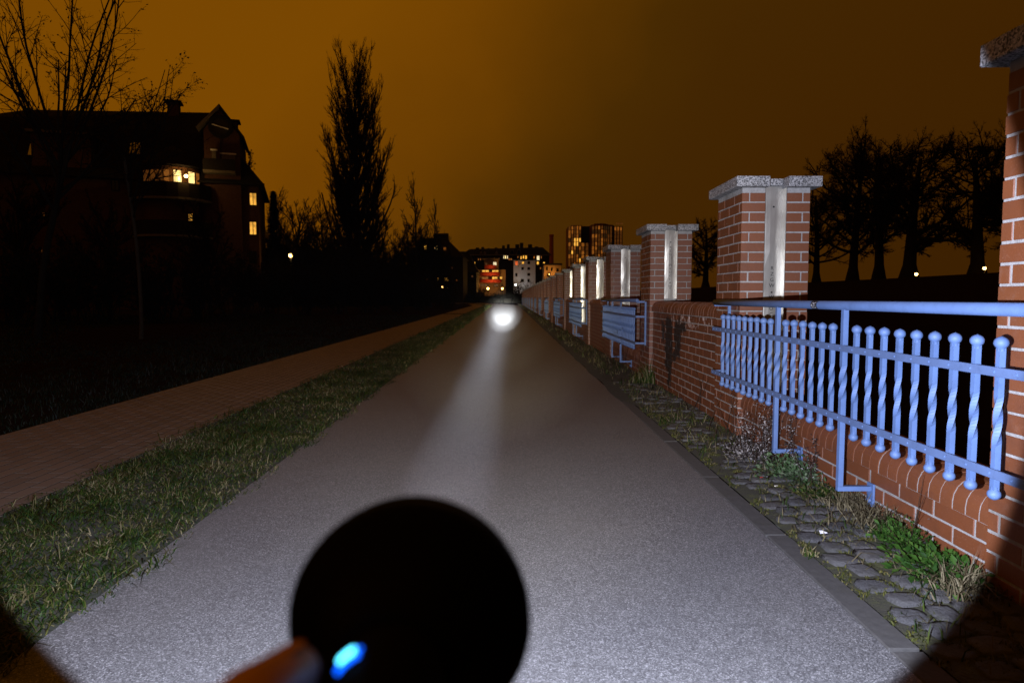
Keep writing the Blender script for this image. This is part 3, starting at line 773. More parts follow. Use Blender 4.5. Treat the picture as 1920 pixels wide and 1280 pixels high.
for k_ in range(26):
    if k_ not in (9, 16): f_.box(-.011, .011, k_ * BSP - .011, k_ * BSP + .011, .43, .975)
FARB = f_.mesh('bars', 'blue_paint')
for i in range(0, NPIL - 1, 2): railing(i, i <= 6)
# the sticker wrapped round the near rail
sy = at_x(1533, 568, XR).y
sm = MB(); n_ = 10; vs = []
for yy in (sy - .035, sy + .035):
    for j in range(n_ + 1):
        t = math.pi * .62 + j / n_ * math.pi * .75; vs.append((.0231 * math.cos(t), yy, .0231 * math.sin(t)))
sm.add(vs, [(j, j + 1, n_ + 2 + j, n_ + 1 + j) for j in range(n_)])
stk = put('sticker', sm.mesh('sticker', 'sticker_black'), None, (XR, 0, 1.066)); tag(stk, 'small black sticker with white scrawl on the blue top rail', 'sticker')
sw = MB()
for (a, b, t0, t1) in ((-.028, -.012, .45, .75), (-.010, .004, .40, .62), (.006, .016, .42, .78), (.018, .028, .38, .55), (-.026, -.010, .2, .27), (-.006, .006, .19, .26), (.010, .026, .2, .27), (-.02, .02, .66, .70)):
    vs = []
    for yy in (sy + a, sy + b):
        for q in (t0, t1):
            t = math.pi * 1.37 - q * math.pi * .75; vs.append((.0236 * math.cos(t), yy, .0236 * math.sin(t)))
    sw.add(vs, [(0, 1, 3, 2)])
put('scrawl', sw.mesh('scrawl', 'sticker_white'), stk)

# ------------------------------------------------------------------ weeds by the wall
def bed_z(x): return 0.008 + 0.037 * (x - 1.29) / 0.57
def leaf_cluster(name, label, px, py, n, rad, h, mat, wid, lean, cat='weed'):
    p = on_ground(px, py, 0.03); p.x = min(p.x, 1.76)
    a = rng.normal(0, rad * .5, n); b = rng.normal(0, rad * .5, n)
    P = np.stack([np.minimum(p.x + a, 1.775), p.y + b, np.full(n, bed_z(p.x) - .004)], 1)
    H = h * np.clip(1.15 - np.hypot(a, b) / rad * .5, .3, 1.2) * rng.uniform(.5, 1.1, n)
    t = thing(name, (p.x, p.y, bed_z(p.x)), label, cat); P -= np.array([p.x, p.y, bed_z(p.x)])
    blades('leaves', None, None, P, H, mat, lean, wid, kind='stuff', parent=t); return t
def leafy(name, label, px, py, n, rx, ry, h, mat, size, cat='weed'):
    p = on_ground(px, py, 0.03); p.x = min(p.x, 1.70); t = thing(name, (p.x, p.y, bed_z(p.x)), label, cat)
    u = rng.normal(0, 1, (n, 3)); u[:, 2] = np.abs(u[:, 2]); u /= np.linalg.norm(u, axis=1, keepdims=True); q = rng.random((n, 1)) ** .45
    lump = 1 + .35 * np.sin(u[:, :1] * 7 + 3 * u[:, 1:2] * 5)
    B = u * q * np.array([rx, ry, h]) * lump; B[:, 0] = np.minimum(B[:, 0], X0 - .012 - p.x)
    d = u + rng.normal(0, .55, (n, 3)); d[:, 2] = d[:, 2] * .6 + .1; d /= np.linalg.norm(d, axis=1, keepdims=True); w_ = np.cross(d, rng.normal(0, 1, (n, 3)) + [0, 0, 2.0]); w_ /= np.linalg.norm(w_, axis=1, keepdims=True)
    sz = size * rng.uniform(.5, 1.3, (n, 1)); nn = np.cross(w_, d)
    V = np.stack([B, B + d * sz * .5 + w_ * sz * .26 + nn * sz * .08, B + d * sz, B + d * sz * .5 - w_ * sz * .26 + nn * sz * .08], 1).reshape(-1, 3); V[:, 0] = np.minimum(V[:, 0], X0 - .006 - p.x)
    b = np.arange(n)[:, None] * 4
    put('leaves', np_mesh('leaves', V, np.concatenate([b + [0, 1, 2], b + [0, 2, 3]], 0), mat), t, kind='stuff')
    st = MB()
    for j in range(10): st.tube([(random.gauss(0, rx * .2), random.gauss(0, ry * .2), -.01), (random.gauss(0, rx * .5), random.gauss(0, ry * .5), h * .7)], .0015, 4, False)
    st.v = [(min(a, X0 - .008 - p.x), b_, c_) for a, b_, c_ in st.v]
    put('stems', st.mesh('stems', 'dry_stem'), t); return t
leafy('leafy_weed', 'bright green leafy weed against the foot of the low wall', 1765, 1078, 900, .14, .19, .062, 'weed_leaf', .036)
leafy('leafy_weed', 'darker green leafy weed hugging the low wall just beyond the bright one', 1718, 1030, 700, .09, .15, .10, 'weed_leaf', .022)
leaf_cluster('grass_tuft', 'fresh green grass tuft growing from the cobbles near the wall', 1664, 1010, 120, .06, .10, 'weed_leaf', .003, .5, 'grass tuft')
leaf_cluster('grass_tuft', 'dead straw tuft beside the anchor plate of the near railing post', 1603, 955, 260, .15, .12, 'straw', .003, 1.0, 'grass tuft')
leaf_cluster('grass_tuft', 'long straw tuft leaning along the wall before the bright green weed', 1650, 990, 200, .16, .15, 'straw', .003, 1.3, 'grass tuft')
leaf_cluster('grass_tuft', 'straw tuft at the pillar foot beside the edge of the light', 1812, 1110, 220, .13, .12, 'straw', .003, 1.1, 'grass tuft')
leaf_cluster('grass_tuft', 'small green tuft at the kerb edge of the cobbles', 1518, 1032, 60, .04, .05, 'grass', .003, .7, 'grass tuft')
leafy('pale_weed', 'pale green bushy weed under the dry stalks by the railing foot', 1492, 897, 1300, .17, .24, .11, 'pale_weed', .026)
leafy('pale_weed', 'low mossy green clump in front of the railing foot plate', 1545, 932, 900, .17, .18, .035, 'grass', .020)
leaf_cluster('grass_tuft', 'dark green tuft at the corner of the pillar beyond the graffitied wall', 1238, 718, 160, .2, .28, 'grass', .006, .7, 'grass tuft')
# dry stalks: stems with small curled leaves
def dry_plant(label, px, py, nst, h, spread, leaves, lsize, arch=0.2, matl='dry_leaf'):
    p = on_ground(px, py, 0.03); p.x = min(p.x, 1.72)
    t = thing('dry_stalks', (p.x, p.y, bed_z(p.x) - .005), label, 'weed')
    st = MB(); LP = []
    for q in range(nst):
        a = random.uniform(0, 2 * math.pi); d = Vector((math.cos(a), math.sin(a), 0)); hh = h * random.uniform(.55, 1.05)
        pos = Vector((random.gauss(0, spread * .25), random.gauss(0, spread * .35), 0)); dr = Vector((0, 0, 1)) + d * arch * random.uniform(.2, 1.2)
        pts = [pos.copy()]
        for s_ in range(6):
            dr = (dr + Vector((random.gauss(0, .10), random.gauss(0, .10), -.05 * s_ * arch))).normalized(); pos = pos + dr * hh / 6; pts.append(pos.copy())
        for e_ in pts:
            e_.x = min(e_.x, 1.755 - p.x)
        st.tube(pts, [.0032 - .0004 * j for j in range(7)], 4, False)
        for j in range(leaves):
            f = random.uniform(.12, 1.0) * 6; i0 = min(5, int(f)); b = pts[i0].lerp(pts[i0 + 1], f - i0)
            LP.append(b + Vector((random.gauss(0, .02), random.gauss(0, .02), random.gauss(0, .012))))
    put('stems', st.mesh('stems', 'dry_stem'), t)
    if LP:
        lm = MB()
        for b in LP:
            b.x = min(b.x, 1.75 - p.x)
            u = Vector((random.gauss(0, 1), random.gauss(0, 1), random.gauss(0, .7))).normalized(); v_ = u.cross(Vector((random.gauss(0, 1), random.gauss(0, 1), random.gauss(0, 1)))).normalized()
            s_ = lsize * random.uniform(.5, 1.4)
            nn = u.cross(v_) * s_ * .35
            lm.add([b - u * s_, b + v_ * s_ * .4 + nn, b + u * s_, b - v_ * s_ * .4 + nn], [(0, 1, 2), (0, 2, 3)])
        put('withered_leaves', lm.mesh('withered_leaves', matl), t)
    return t
dry_plant('tall dry stalks with withered pale leaves in front of the near railing', 1445, 872, 15, .52, .34, 48, .0085)
dry_plant('withered low stalks with dark curled leaves beside the tall dry stalks', 1408, 850, 14, .30, .30, 34, .008)
dry_plant('single withered stalk leaning over the foot of the far railing post', 1530, 905, 4, .42, .10, 46, .008, .35)
dry_plant('thin reddish dry stalk rising in front of the low wall coping', 1722, 1025, 3, .33, .05, 3, .006, .3)
dry_plant('bare straw stalks leaning out from the graffitied wall foot', 1300, 775, 4, .55, .12, 0, .006, .8)
dry_plant('bare thin stalks at the corner of the pillar behind the railing', 1352, 815, 6, .40, .2, 5, .006, .5)
dry_plant('scrubby dead stalks below the second railing', 1190, 690, 9, .45, .5, 12, .010, .6)
# litter
leafy('low_weed', 'dark matted weeds between the dry stalks and the kerb', 1400, 855, 900, .14, .30, .07, 'dry_leaf', .022)
k_ = on_ground(1543, 998, .03)
tag(put('paper_scrap', MB().add([(-.018, -.012, .0), (.016, -.015, .004), (.02, .012, .0), (-.012, .014, .007), (0, 0, .010)], [(0, 1, 4), (1, 2, 4), (2, 3, 4), (3, 0, 4)]).mesh('paper_scrap', 'sticker_white'), None, (k_.x, k_.y, bed_z(k_.x) + .012)), 'tiny white paper scrap lying on the cobbles', 'litter')
for (px, py, lab, mm, s_) in ((1428, 895, 'tiny red scrap of litter under the dry stalks', 'balcony_red', .012), (1455, 911, 'pale cigarette stub in front of the green weed', 'frame_white', .012)):
    k_ = on_ground(px, py, .03); tag(put('litter_scrap', MB().chamfer_box(-s_, s_, -s_ * .4, s_ * .4, 0, .006, .002).mesh('litter_scrap', mm), None, (k_.x, k_.y, bed_z(k_.x) + .006), (0, 0, .5)), lab, 'litter')

# ================================================================== TREES
def branches(seed, levels, base, up=(0, 0, 1)):
    """levels: dicts n, ang, len, rad, seg, wander, trop, t0, shape ; level by level, vectorised"""
    g = np.random.default_rng(seed); out = []; par = None
    for li, L in enumerate(levels):
        if par is None:
            n = L.get('n', 1); S = np.tile(np.array(base, float), (n, 1)) + g.normal(0, L.get('spread', 0), (n, 3)) * [1, 1, 0]
            D = np.tile(np.array(up, float), (n, 1)) + g.normal(0, L.get('splay', 0), (n, 3)) * [1, 1, 0]
            ln = L['len'] * g.uniform(.85, 1.1, n); rd = np.full(n, L['rad'])
        else:
            P, Rr, Dp, Lp = par; nb, ns = P.shape[0], P.shape[1] - 1; k = L['n']
            t = g.uniform(L.get('t0', .25), 1.0, (nb, k)) if not L.get('even') else np.clip((np.arange(k)[None] + g.uniform(.1, .9, (nb, k))) / k * (1 - L.get('t0', .25)) + L.get('t0', .25), 0, 1)
            f = t * ns; i0 = np.minimum(f.astype(int), ns - 1); fr = (f - i0)[..., None]; bi = np.arange(nb)[:, None]
            S = (P[bi, i0] * (1 - fr) + P[bi, i0 + 1] * fr).reshape(-1, 3)
            pd = (P[bi, i0 + 1] - P[bi, i0]); pd = (pd / (np.linalg.norm(pd, axis=-1, keepdims=True) + 1e-9)).reshape(-1, 3)
            pr = (Rr[bi, i0] * (1 - fr[..., 0]) + Rr[bi, i0 + 1] * fr[..., 0]).reshape(-1)
            q = g.normal(0, 1, S.shape); q -= pd * (q * pd).sum(1, keepdims=True); q /= np.linalg.norm(q, axis=1, keepdims=True) + 1e-9
            a = np.radians(L['ang'] + g.normal(0, L.get('angv', 10), len(S)))[:, None]
            D = pd * np.cos(a) + q * np.sin(a)
            tt = t.reshape(-1); sh = L.get('shape', lambda u: 1 - .6 * u)(tt)
            ln = np.repeat(Lp, k) * L['len'] * sh * g.uniform(.65, 1.2, len(S)); rd = np.minimum(pr * .8, pr * L['rad'] + L.get('rmin', .004))
        D /= np.linalg.norm(D, axis=1, keepdims=True); ns = L['seg']; pts = [S]
        for s_ in range(ns):
            D = D + g.normal(0, L.get('wander', .12), D.shape) + np.array([0, 0, L.get('trop', .05)])
            D /= np.linalg.norm(D, axis=1, keepdims=True); S = S + D * (ln / ns)[:, None]; pts.append(S)
        P = np.stack(pts, 1); tp = np.linspace(1, L.get('taper', .35), ns + 1)[None]; Rr = rd[:, None] * tp
        if L.get('flare'): Rr[:, 0] *= L['flare']
        out.append((P, Rr)); par = (P, Rr, D, ln)
    return out
def tubes(levels, sides):
    VV, QQ, o = [], [], 0
    for (P, Rr), n in zip(levels, sides):
        nb, m, _ = P.shape
        D = np.gradient(P, axis=1); D /= np.linalg.norm(D, axis=-1, keepdims=True) + 1e-9
        ref = np.where(np.abs(D[..., 2:3]) > .9, np.array([1., 0, 0]), np.array([0, 0, 1.]))
        X = np.cross(D, ref); X /= np.linalg.norm(X, axis=-1, keepdims=True) + 1e-9; Y = np.cross(D, X)
        t = np.arange(n) * 2 * np.pi / n
        V = P[:, :, None] + Rr[:, :, None, None] * (X[:, :, None] * np.cos(t)[None, None, :, None] + Y[:, :, None] * np.sin(t)[None, None, :, None])
        VV.append(V.reshape(-1, 3)); b = np.arange(nb)[:, None, None] * m * n + np.arange(m - 1)[None, :, None] * n; j = np.arange(n)[None, None]
        j2 = (j + 1) % n; Q = np.stack([b + j, b + j2, b + n + j2, b + n + j], -1).reshape(-1, 4) + o
        QQ.append(Q); o += len(V.reshape(-1, 3))
    return np.concatenate(VV), np.concatenate(QQ)
def tree(name, label, seed, base, levels, split=1, group=None, cat='tree', bark='bark', leaves=0, lsize=.03, up=(0, 0, 1)):
    t = thing(name, base, label, cat, group)
    B = branches(seed, levels, (0, 0, -.1), up)
    V, Q = tubes(B[:split], [7, 6, 5][:split]); put('trunk' if cat == 'tree' else 'stems', np_mesh('trunk', V, Q, bark), t)
    V, Q = tubes(B[split:], [4 if i == 0 else 3 for i in range(len(B) - split)])
    put('crown' if cat == 'tree' else 'twigs', np_mesh('crown', V, Q, 'twig'), t)
    if leaves:
        g = np.random.default_rng(seed + 5); P = B[-1][0]; idx = g.integers(0, P.shape[0], leaves); b = P[idx, g.integers(0, P.shape[1], leaves)] + g.normal(0, lsize * .6, (leaves, 3))
        u = g.normal(0, 1, (leaves, 3)); u /= np.linalg.norm(u, axis=1, keepdims=True); v_ = np.cross(u, g.normal(0, 1, (leaves, 3))); v_ /= np.linalg.norm(v_, axis=1, keepdims=True)
        s_ = lsize * g.uniform(.6, 1.3, (leaves, 1)); V = np.stack([b - u * s_, b + v_ * s_ * .5, b + u * s_, b - v_ * s_ * .5], 1).reshape(-1, 3)
        put('dry_leaves', np_mesh('dry_leaves', V, np.arange(leaves * 4).reshape(-1, 4), 'twig'), t)
    return t
def gbase(px, Y): p = at(px, 560, Y); return (p.x, Y, gz(p.x, Y) - .05)
# the two young maples close on the far side of the pavement
tree('young_tree', 'bare tree with long upright twigs and a few dry leaves, its crown leaving the frame', 21, gbase(66, 17.5), [
    dict(len=5.6, rad=.095, seg=8, wander=.03, trop=.0, taper=.75, flare=1.4),
    dict(n=14, ang=38, angv=12, len=1.02, rad=.50, seg=9, wander=.05, trop=.055, t0=.66, even=1, shape=lambda u: 1.1 - .2 * u),
    dict(n=9, ang=40, len=.50, rad=.42, seg=6, wander=.05, trop=.03, t0=.15, rmin=.005),
    dict(n=6, ang=42, len=.44, rad=.45, seg=4, wander=.07, trop=.02, t0=.2, rmin=.004),
    dict(n=3, ang=42, len=.42, rad=.5, seg=3, wander=.1, trop=.02, rmin=.0035)], 2, leaves=1300, lsize=.035, up=(.14, 0, 1))
tree('young_tree', 'slender bare tree with a pale straight trunk standing before the house', 33, gbase(262, 18.0), [
    dict(len=4.9, rad=.055, seg=8, wander=.022, trop=.0, taper=.7, flare=1.3),
    dict(n=12, ang=40, angv=12, len=.70, rad=.52, seg=8, wander=.05, trop=.05, t0=.66, even=1, shape=lambda u: 1.1 - .2 * u),
    dict(n=8, ang=42, len=.50, rad=.45, seg=6, wander=.05, trop=.03, t0=.15, rmin=.005),
    dict(n=6, ang=42, len=.44, rad=.48, seg=4, wander=.08, trop=.02, t0=.2, rmin=.004),
    dict(n=3, ang=42, len=.42, rad=.5, seg=3, wander=.1, trop=.02, rmin=.0035)], 1, bark='pale_bark', leaves=900, lsize=.035)
# the tall poplar
tree('poplar_tree', 'tall narrow poplar rising above everything left of the path', 5, gbase(672, 72), [
    dict(len=25.0, rad=.48, seg=12, wander=.010, trop=.04, taper=.10, flare=1.3),
    dict(n=90, ang=32, angv=7, len=.37, rad=.36, seg=9, wander=.035, trop=.125, t0=.07, even=1, shape=lambda u: np.clip(1.36 - .80 * u, .42, 1.10), rmin=.02),
    dict(n=20, ang=25, len=.30, rad=.36, seg=4, wander=.06, trop=.12, t0=.06, rmin=.011, shape=lambda u: 1.15 - .5 * u),
    dict(n=9, ang=27, len=.42, rad=.45, seg=3, wander=.08, trop=.11, t0=.10, rmin=.013),
    dict(n=5, ang=28, len=.55, rad=.55, seg=1, wander=.10, trop=.10, t0=.12, rmin=.014)], 2)
# the mixed trees left of the path
def roundish(h, r, dens=1.0):
    return [dict(len=h * .62, rad=r, seg=7, wander=.05, trop=.03, taper=.35, flare=1.3),
            dict(n=int(15 * dens), ang=42, len=.62, rad=.5, seg=7, wander=.09, trop=.09, t0=.32, even=1, shape=lambda u: 1.15 - .5 * u, rmin=.012),
            dict(n=11, ang=38, len=.46, rad=.45, seg=5, wander=.10, trop=.06, t0=.15, rmin=.012),
            dict(n=8, ang=38, len=.44, rad=.5, seg=3, wander=.12, trop=.05, t0=.15, rmin=.010),
            dict(n=5, ang=38, len=.52, rad=.6, seg=2, wander=.12, trop=.04, t0=.2, rmin=.009)]
def upright(h, r):
    return [dict(len=h * .9, rad=r, seg=9, wander=.03, trop=.05, taper=.15, flare=1.2),
            dict(n=24, ang=30, len=.30, rad=.45, seg=6, wander=.07, trop=.12, t0=.2, even=1, shape=lambda u: 1.2 - .75 * u, rmin=.010),
            dict(n=10, ang=32, len=.42, rad=.45, seg=4, wander=.1, trop=.08, t0=.12, rmin=.012),
            dict(n=8, ang=34, len=.45, rad=.5, seg=3, wander=.1, trop=.06, t0=.15, rmin=.010),
            dict(n=3, ang=34, len=.5, rad=.6, seg=2, wander=.1, trop=.06, t0=.15, rmin=.009)]
LT = 'trees on the far side of the pavement'
tree('broadleaf_tree', 'thin bare tree with feathery twigs just right of the house roof', 41, gbase(478, 74), upright(18.0, .22), 2, LT, leaves=1500, lsize=.09)
tree('broadleaf_tree', 'round topped bare tree between the house and the poplar', 42, gbase(552, 76), roundish(15.5, .30, 1.1), 2, LT)
tree('broadleaf_tree', 'bare tree tucked against the left flank of the poplar', 43, gbase(607, 68), roundish(12.5, .24), 2, LT)
tree('broadleaf_tree', 'low bare tree against the right flank of the poplar', 44, gbase(742, 66), roundish(9.0, .2), 2, LT)
tree('broadleaf_tree', 'bare tree with spiky upright top right of the poplar', 45, gbase(780, 70), upright(13.2, .2), 2, LT)
tree('broadleaf_tree', 'slim bare birch nearest the far houses', 46, gbase(820, 72), upright(12.0, .15), 2, LT)
tree('broadleaf_tree', 'bare tree standing before the dark left end of the house', 47, gbase(30, 40), roundish(12.5, .2), 2, LT, leaves=900, lsize=.07)
tree('broadleaf_tree', 'bare tree in front of the balcony wing of the house', 48, gbase(205, 36), roundish(8.0, .15), 2, LT, leaves=700, lsize=.05)
tree('broadleaf_tree', 'bare tree masking the lower windows of the house', 49, gbase(395, 44), roundish(9.0, .16), 2, LT, leaves=500, lsize=.06)
tree('broadleaf_tree', 'dark bare tree between the poplar and the street lamp', 50, gbase(575, 50), roundish(9.0, .17), 2, LT)
tree('broadleaf_tree', 'dense bare tree filling the gap below the poplar crown on its left', 51, gbase(640, 64), roundish(9.5, .18, 1.3), 2, LT)
tree('broadleaf_tree', 'dense bare tree filling the gap below the poplar crown on its right', 52, gbase(706, 62), roundish(8.6, .18, 1.3), 2, LT)
tree('broadleaf_tree', 'bushy bare tree between the poplar and the spiky one', 53, gbase(762, 76), roundish(12.0, .2, 1.2), 2, LT)
tree('broadleaf_tree', 'thin bare tree between the spruce and the round topped tree', 54, gbase(518, 80), upright(15.0, .18), 2, LT)
tree('broadleaf_tree', 'low bushy tree before the dark far house', 55, gbase(808, 80), roundish(9.5, .17, 1.2), 2, LT)
MASS = tree('broadleaf_tree', 'dense bare tree standing behind the street lamp', 57, gbase(535, 84), roundish(13.5, .2, 1.6), 2, LT)
for (px, Y, sc_, rz, lab) in ((588, 82, 1.02, 1.2, 'dense bare tree close behind the left flank of the poplar'), (628, 88, .95, 2.9, 'dense bare tree half hidden behind the poplar trunk'), (716, 86, .90, 4.1, 'dense bare tree just right of the poplar trunk'), (752, 82, .92, 5.2, 'dense bare tree left of the spiky topped tree'),
        (790, 88, .98, .6, 'dense bare tree behind the spiky topped tree'), (826, 92, .86, 3.6, 'dense bare tree behind the slim birch'), (500, 90, 1.08, 2.2, 'dense bare tree rising behind the house corner')):
    t = thing('broadleaf_tree', gbase(px, Y), lab, 'tree', LT); t.rotation_euler = (0, 0, rz); t.scale = (sc_,) * 3
    for ch in list(MASS.children):
        c_ = ch.copy(); COL.objects.link(c_); c_.parent = t
# dark spruce beside the house
sp_t = thing('spruce_tree', gbase(517, 66), 'dark narrow spruce right beside the house corner', 'tree', None)
put('trunk', MB().tube([(0, 0, 0), (0, 0, 11.5)], [.16, .02], 6).mesh('trunk', 'bark'), sp_t)
g_ = np.random.default_rng(4); n_ = 9000; hh = g_.uniform(0, 1, n_) ** 1.25; az = g_.uniform(0, 6.283, n_); rr = (1 - hh) * 1.75 * np.sqrt(g_.uniform(.05, 1, n_)) + .05
b_ = np.stack([rr * np.cos(az), rr * np.sin(az), .5 + hh * 11.2], 1); d_ = np.stack([np.cos(az) * .30, np.sin(az) * .30, -.10 + 0 * az], 1) * g_.uniform(.6, 1.3, (n_, 1)); s_ = np.stack([-np.sin(az), np.cos(az), 0 * az], 1) * .10
put('crown', np_mesh('crown', np.stack([b_ - s_, b_ + s_, b_ + d_], 1).reshape(-1, 3), np.arange(n_ * 3).reshape(-1, 3), 'shrub'), sp_t)
# shrubs that close the view under the trees
def shrub(label, px, Y, h, seed, wid=1.0):
    tree('bare_shrub', label, seed, gbase(px, Y), [dict(n=26, spread=.35 * wid, splay=.34, len=h * .85, rad=.022, seg=6, wander=.07, trop=.02, taper=.4),
        dict(n=9, ang=34, len=.42, rad=.5, seg=4, wander=.1, trop=.06, t0=.15, rmin=.006), dict(n=7, ang=38, len=.45, rad=.5, seg=3, wander=.12, trop=.04, t0=.15, rmin=.006)], 1, 'dark shrubs beyond the pavement', 'shrub', bark='shrub', leaves=1600, lsize=.09)
for q, (px, Y, h, where) in enumerate(((20, 24, 3.3, 'at the very left of the picture'), (115, 27, 3.6, 'below the leaving tree'), (190, 30, 4.0, 'below the dark end of the house'), (290, 30, 3.6, 'behind the pale thin trunk'), (370, 34, 4.2, 'below the lit balcony'), (445, 36, 3.8, 'below the lit corner windows'),
        (500, 40, 3.8, 'at the corner of the house'), (570, 42, 4.0, 'right of the street lamp'), (630, 44, 4.4, 'below the poplar on the left'), (690, 46, 4.4, 'below the poplar on the right'), (745, 50, 4.2, 'right of the poplar foot'), (790, 56, 4.0, 'before the dark far house'), (838, 64, 3.4, 'nearest the path end on the left'))):
    shrub('dark bare shrub ' + where, px, Y, h, 60 + q)
# a lumpy far belt of scrub that closes the horizon
def belt(name, label, x0, x1, yfun, hfun, n, seed, mat='shrub', th=6):
    g = np.random.default_rng(seed); m_ = MB(); vs = []
    for i in range(n + 1):
        x = x0 + (x1 - x0) * i / n; y = yfun(x); h = hfun(x) * g.uniform(.82, 1.12)
        vs += [(x, y - th / 2, -1), (x + g.uniform(-.5, .5), y - th / 2 + g.uniform(-.6, .6), h * .62), (x, y, h), (x, y + th / 2, -1)]
    m_.add(vs, [(4 * i + j, 4 * i + j + 1, 4 * i + 5 + j, 4 * i + 4 + j) for i in range(n) for j in range(3)])
    o = put(name, m_.mesh(name, mat)); tag(o, label, 'scrub', kind='stuff'); 
    N = int(abs(x1 - x0) * 200); xx = g.uniform(x0, x1, N); hz = np.array([hfun(q) for q in xx]) * g.uniform(.25, 1.02, N); yy = np.array([yfun(q) for q in xx]) - th / 2 * (1.05 - hz / (np.array([hfun(q) for q in xx]) + .01)) - .2
    P = np.stack([xx, yy, hz], 1); u = g.normal(0, 1, (N, 3)); u[:, 2] = np.abs(u[:, 2]) * 1.6; u /= np.linalg.norm(u, axis=1, keepdims=True); s2 = np.cross(u, g.normal(0, 1, (N, 3))); s2 /= np.linalg.norm(s2, axis=1, keepdims=True)
    l = g.uniform(.3, 1.5, (N, 1)); put('twigs', np_mesh('twigs', np.stack([P - s2 * .03, P + s2 * .03, P + u * l], 1).reshape(-1, 3), np.arange(N * 3).reshape(-1, 3), mat), o)
belt('scrub_belt', 'black belt of scrub closing the view behind the trees on the left', -75, -10.5, lambda x: 84 - .05 * x, lambda x: ((5.2 if x < -38 else 7.6) + .7 * math.sin(x * .8) + .5 * math.sin(x * 2.1)) * min(1.0, .45 + max(0.0, -10.5 - x) / 14), 80, 1)
belt('path_end_scrub', 'dark hedge where the path swings out of sight', -26, 3.0, lambda x: 137, lambda x: 1.5 + .3 * math.sin(x * 1.7), 40, 2, th=3)
belt('bank_scrub', 'dark scrub along the far flood bank behind the pillars', 10, 30, lambda x: 170, lambda x: 5.5 + 1.2 * math.sin(x * .9), 40, 3, th=4)
# the old trees on the flood bank
def old(h, r):
    return [dict(len=h * .66, rad=r, seg=8, wander=.03, trop=.03, taper=.24, flare=1.5),
            dict(n=26, ang=62, angv=14, len=.64, rad=.36, seg=9, wander=.12, trop=.055, t0=.20, even=1, shape=lambda u: 1.08 - .42 * u, rmin=.02),
            dict(n=15, ang=42, len=.46, rad=.40, seg=5, wander=.13, trop=.05, t0=.10, rmin=.012),
            dict(n=9, ang=40, len=.46, rad=.45, seg=3, wander=.14, trop=.04, t0=.12, rmin=.012),
            dict(n=7, ang=38, len=.55, rad=.55, seg=1, wander=.14, trop=.04, t0=.12, rmin=.013)]
BT = 'old trees on the flood bank'
PROTO = []
for (px, Y, h, r, seed, lab, src, rz) in ((1703, 64, 20.5, .66, 74, 'thickest old tree on the bank with an orange light at its foot', None, 0), (1597, 75, 20.5, .54, 72, 'old bare tree on the bank, second from the near pillar', None, 0),
        (1530, 84, 17.0, .42, 71, 'old bare tree on the bank half hidden by the near pillar', 1, 2.1), (1646, 70, 19.5, .46, 73, 'slimmer old tree on the bank between two thicker trunks', 1, 4.0),
        (1830, 56, 18.0, .50, 75, 'old bare tree on the bank beside the cut off pillar', 0, 2.6), (1895, 52, 15.5, .45, 77, 'old bare tree on the bank mostly behind the cut off pillar', 1, 1.0), (1322, 128, 20.0, .5, 76, 'distant bare tree on the bank between the two nearest whole pillars', 0, 4.4)):
    if src is None: PROTO.append((tree('old_tree', lab, seed, gbase(px, Y), old(h, r), 2, BT), h))
    else:
        o0, h0 = PROTO[src]; t = thing('old_tree', gbase(px, Y), lab, 'tree', BT); t.rotation_euler = (0, 0, rz); t.scale = (h / h0,) * 3
        for ch in list(o0.children):
            c_ = ch.copy(); COL.objects.link(c_); c_.parent = t
tree('old_tree', 'bare tree rising beside the tower block foot', 81, gbase(1046, 215), roundish(15.5, .3), 2, BT)

# ================================================================== BUILDINGS
def window(parent, x, y, z, w_, h_, mat, frame='frame_dark', bars=True, d=.06):
    """frame ring with cross bars, pane as sub-part; facing -y, (x,z) centre"""
    t = min(.09, w_ * .09); m_ = MB()
    m_.box(-w_ / 2, w_ / 2, -d, .02, -h_ / 2, -h_ / 2 + t).box(-w_ / 2, w_ / 2, -d, .02, h_ / 2 - t, h_ / 2).box(-w_ / 2, -w_ / 2 + t, -d, .02, -h_ / 2 + t, h_ / 2 - t).box(w_ / 2 - t, w_ / 2, -d, .02, -h_ / 2 + t, h_ / 2 - t)
    if bars: m_.box(-t / 2, t / 2, -d * .8, .01, -h_ / 2 + t, h_ / 2 - t)
    f = put('window', m_.mesh('window', frame), parent, (x, y, z))
    put('pane', MB().box(-w_ / 2 + t, w_ / 2 - t, -d * .35, .005, -h_ / 2 + t, h_ / 2 - t).mesh('pane', mat), f)
    return f
def part(parent, name, mb, mat, smooth=False): return put(name, mb.mesh(name, mat, smooth), parent)
def slab(parent, name, x0, x1, y0, y1, z0, z1, mat): return put(name, MB().box(x0, x1, y0, y1, z0, z1).mesh(name, mat), parent)

# --- the house on the left: mansard block, gabled bay, rounded balcony wing
HY = 62.0
HROT = R(17.5); HU = Vector((math.cos(HROT), math.sin(HROT), 0)); HN = Vector((-math.sin(HROT), math.cos(HROT), 0)); HP = at(489, 560, HY); HP.z = 0; hx = HP.x
house = thing('house', (hx, HY, 0), 'large dark house with mansard roof, round gable window and a few lit windows', 'house')
house.rotation_euler = (0, 0, HROT)
def Hd(px, py, dy):                                     # the facade's own x and z, on the plane dy behind the front wall
    d = ray(px, py); q = HP + HN * dy; t = q.dot(HN) / d.dot(HN); p = d * t; return (p - q).dot(HU), CAM_H + p.z
def H(px, py): return Hd(px, py, 0.0)
xr_, ze = H(493, 345); xl_ = H(-130, 345)[0]
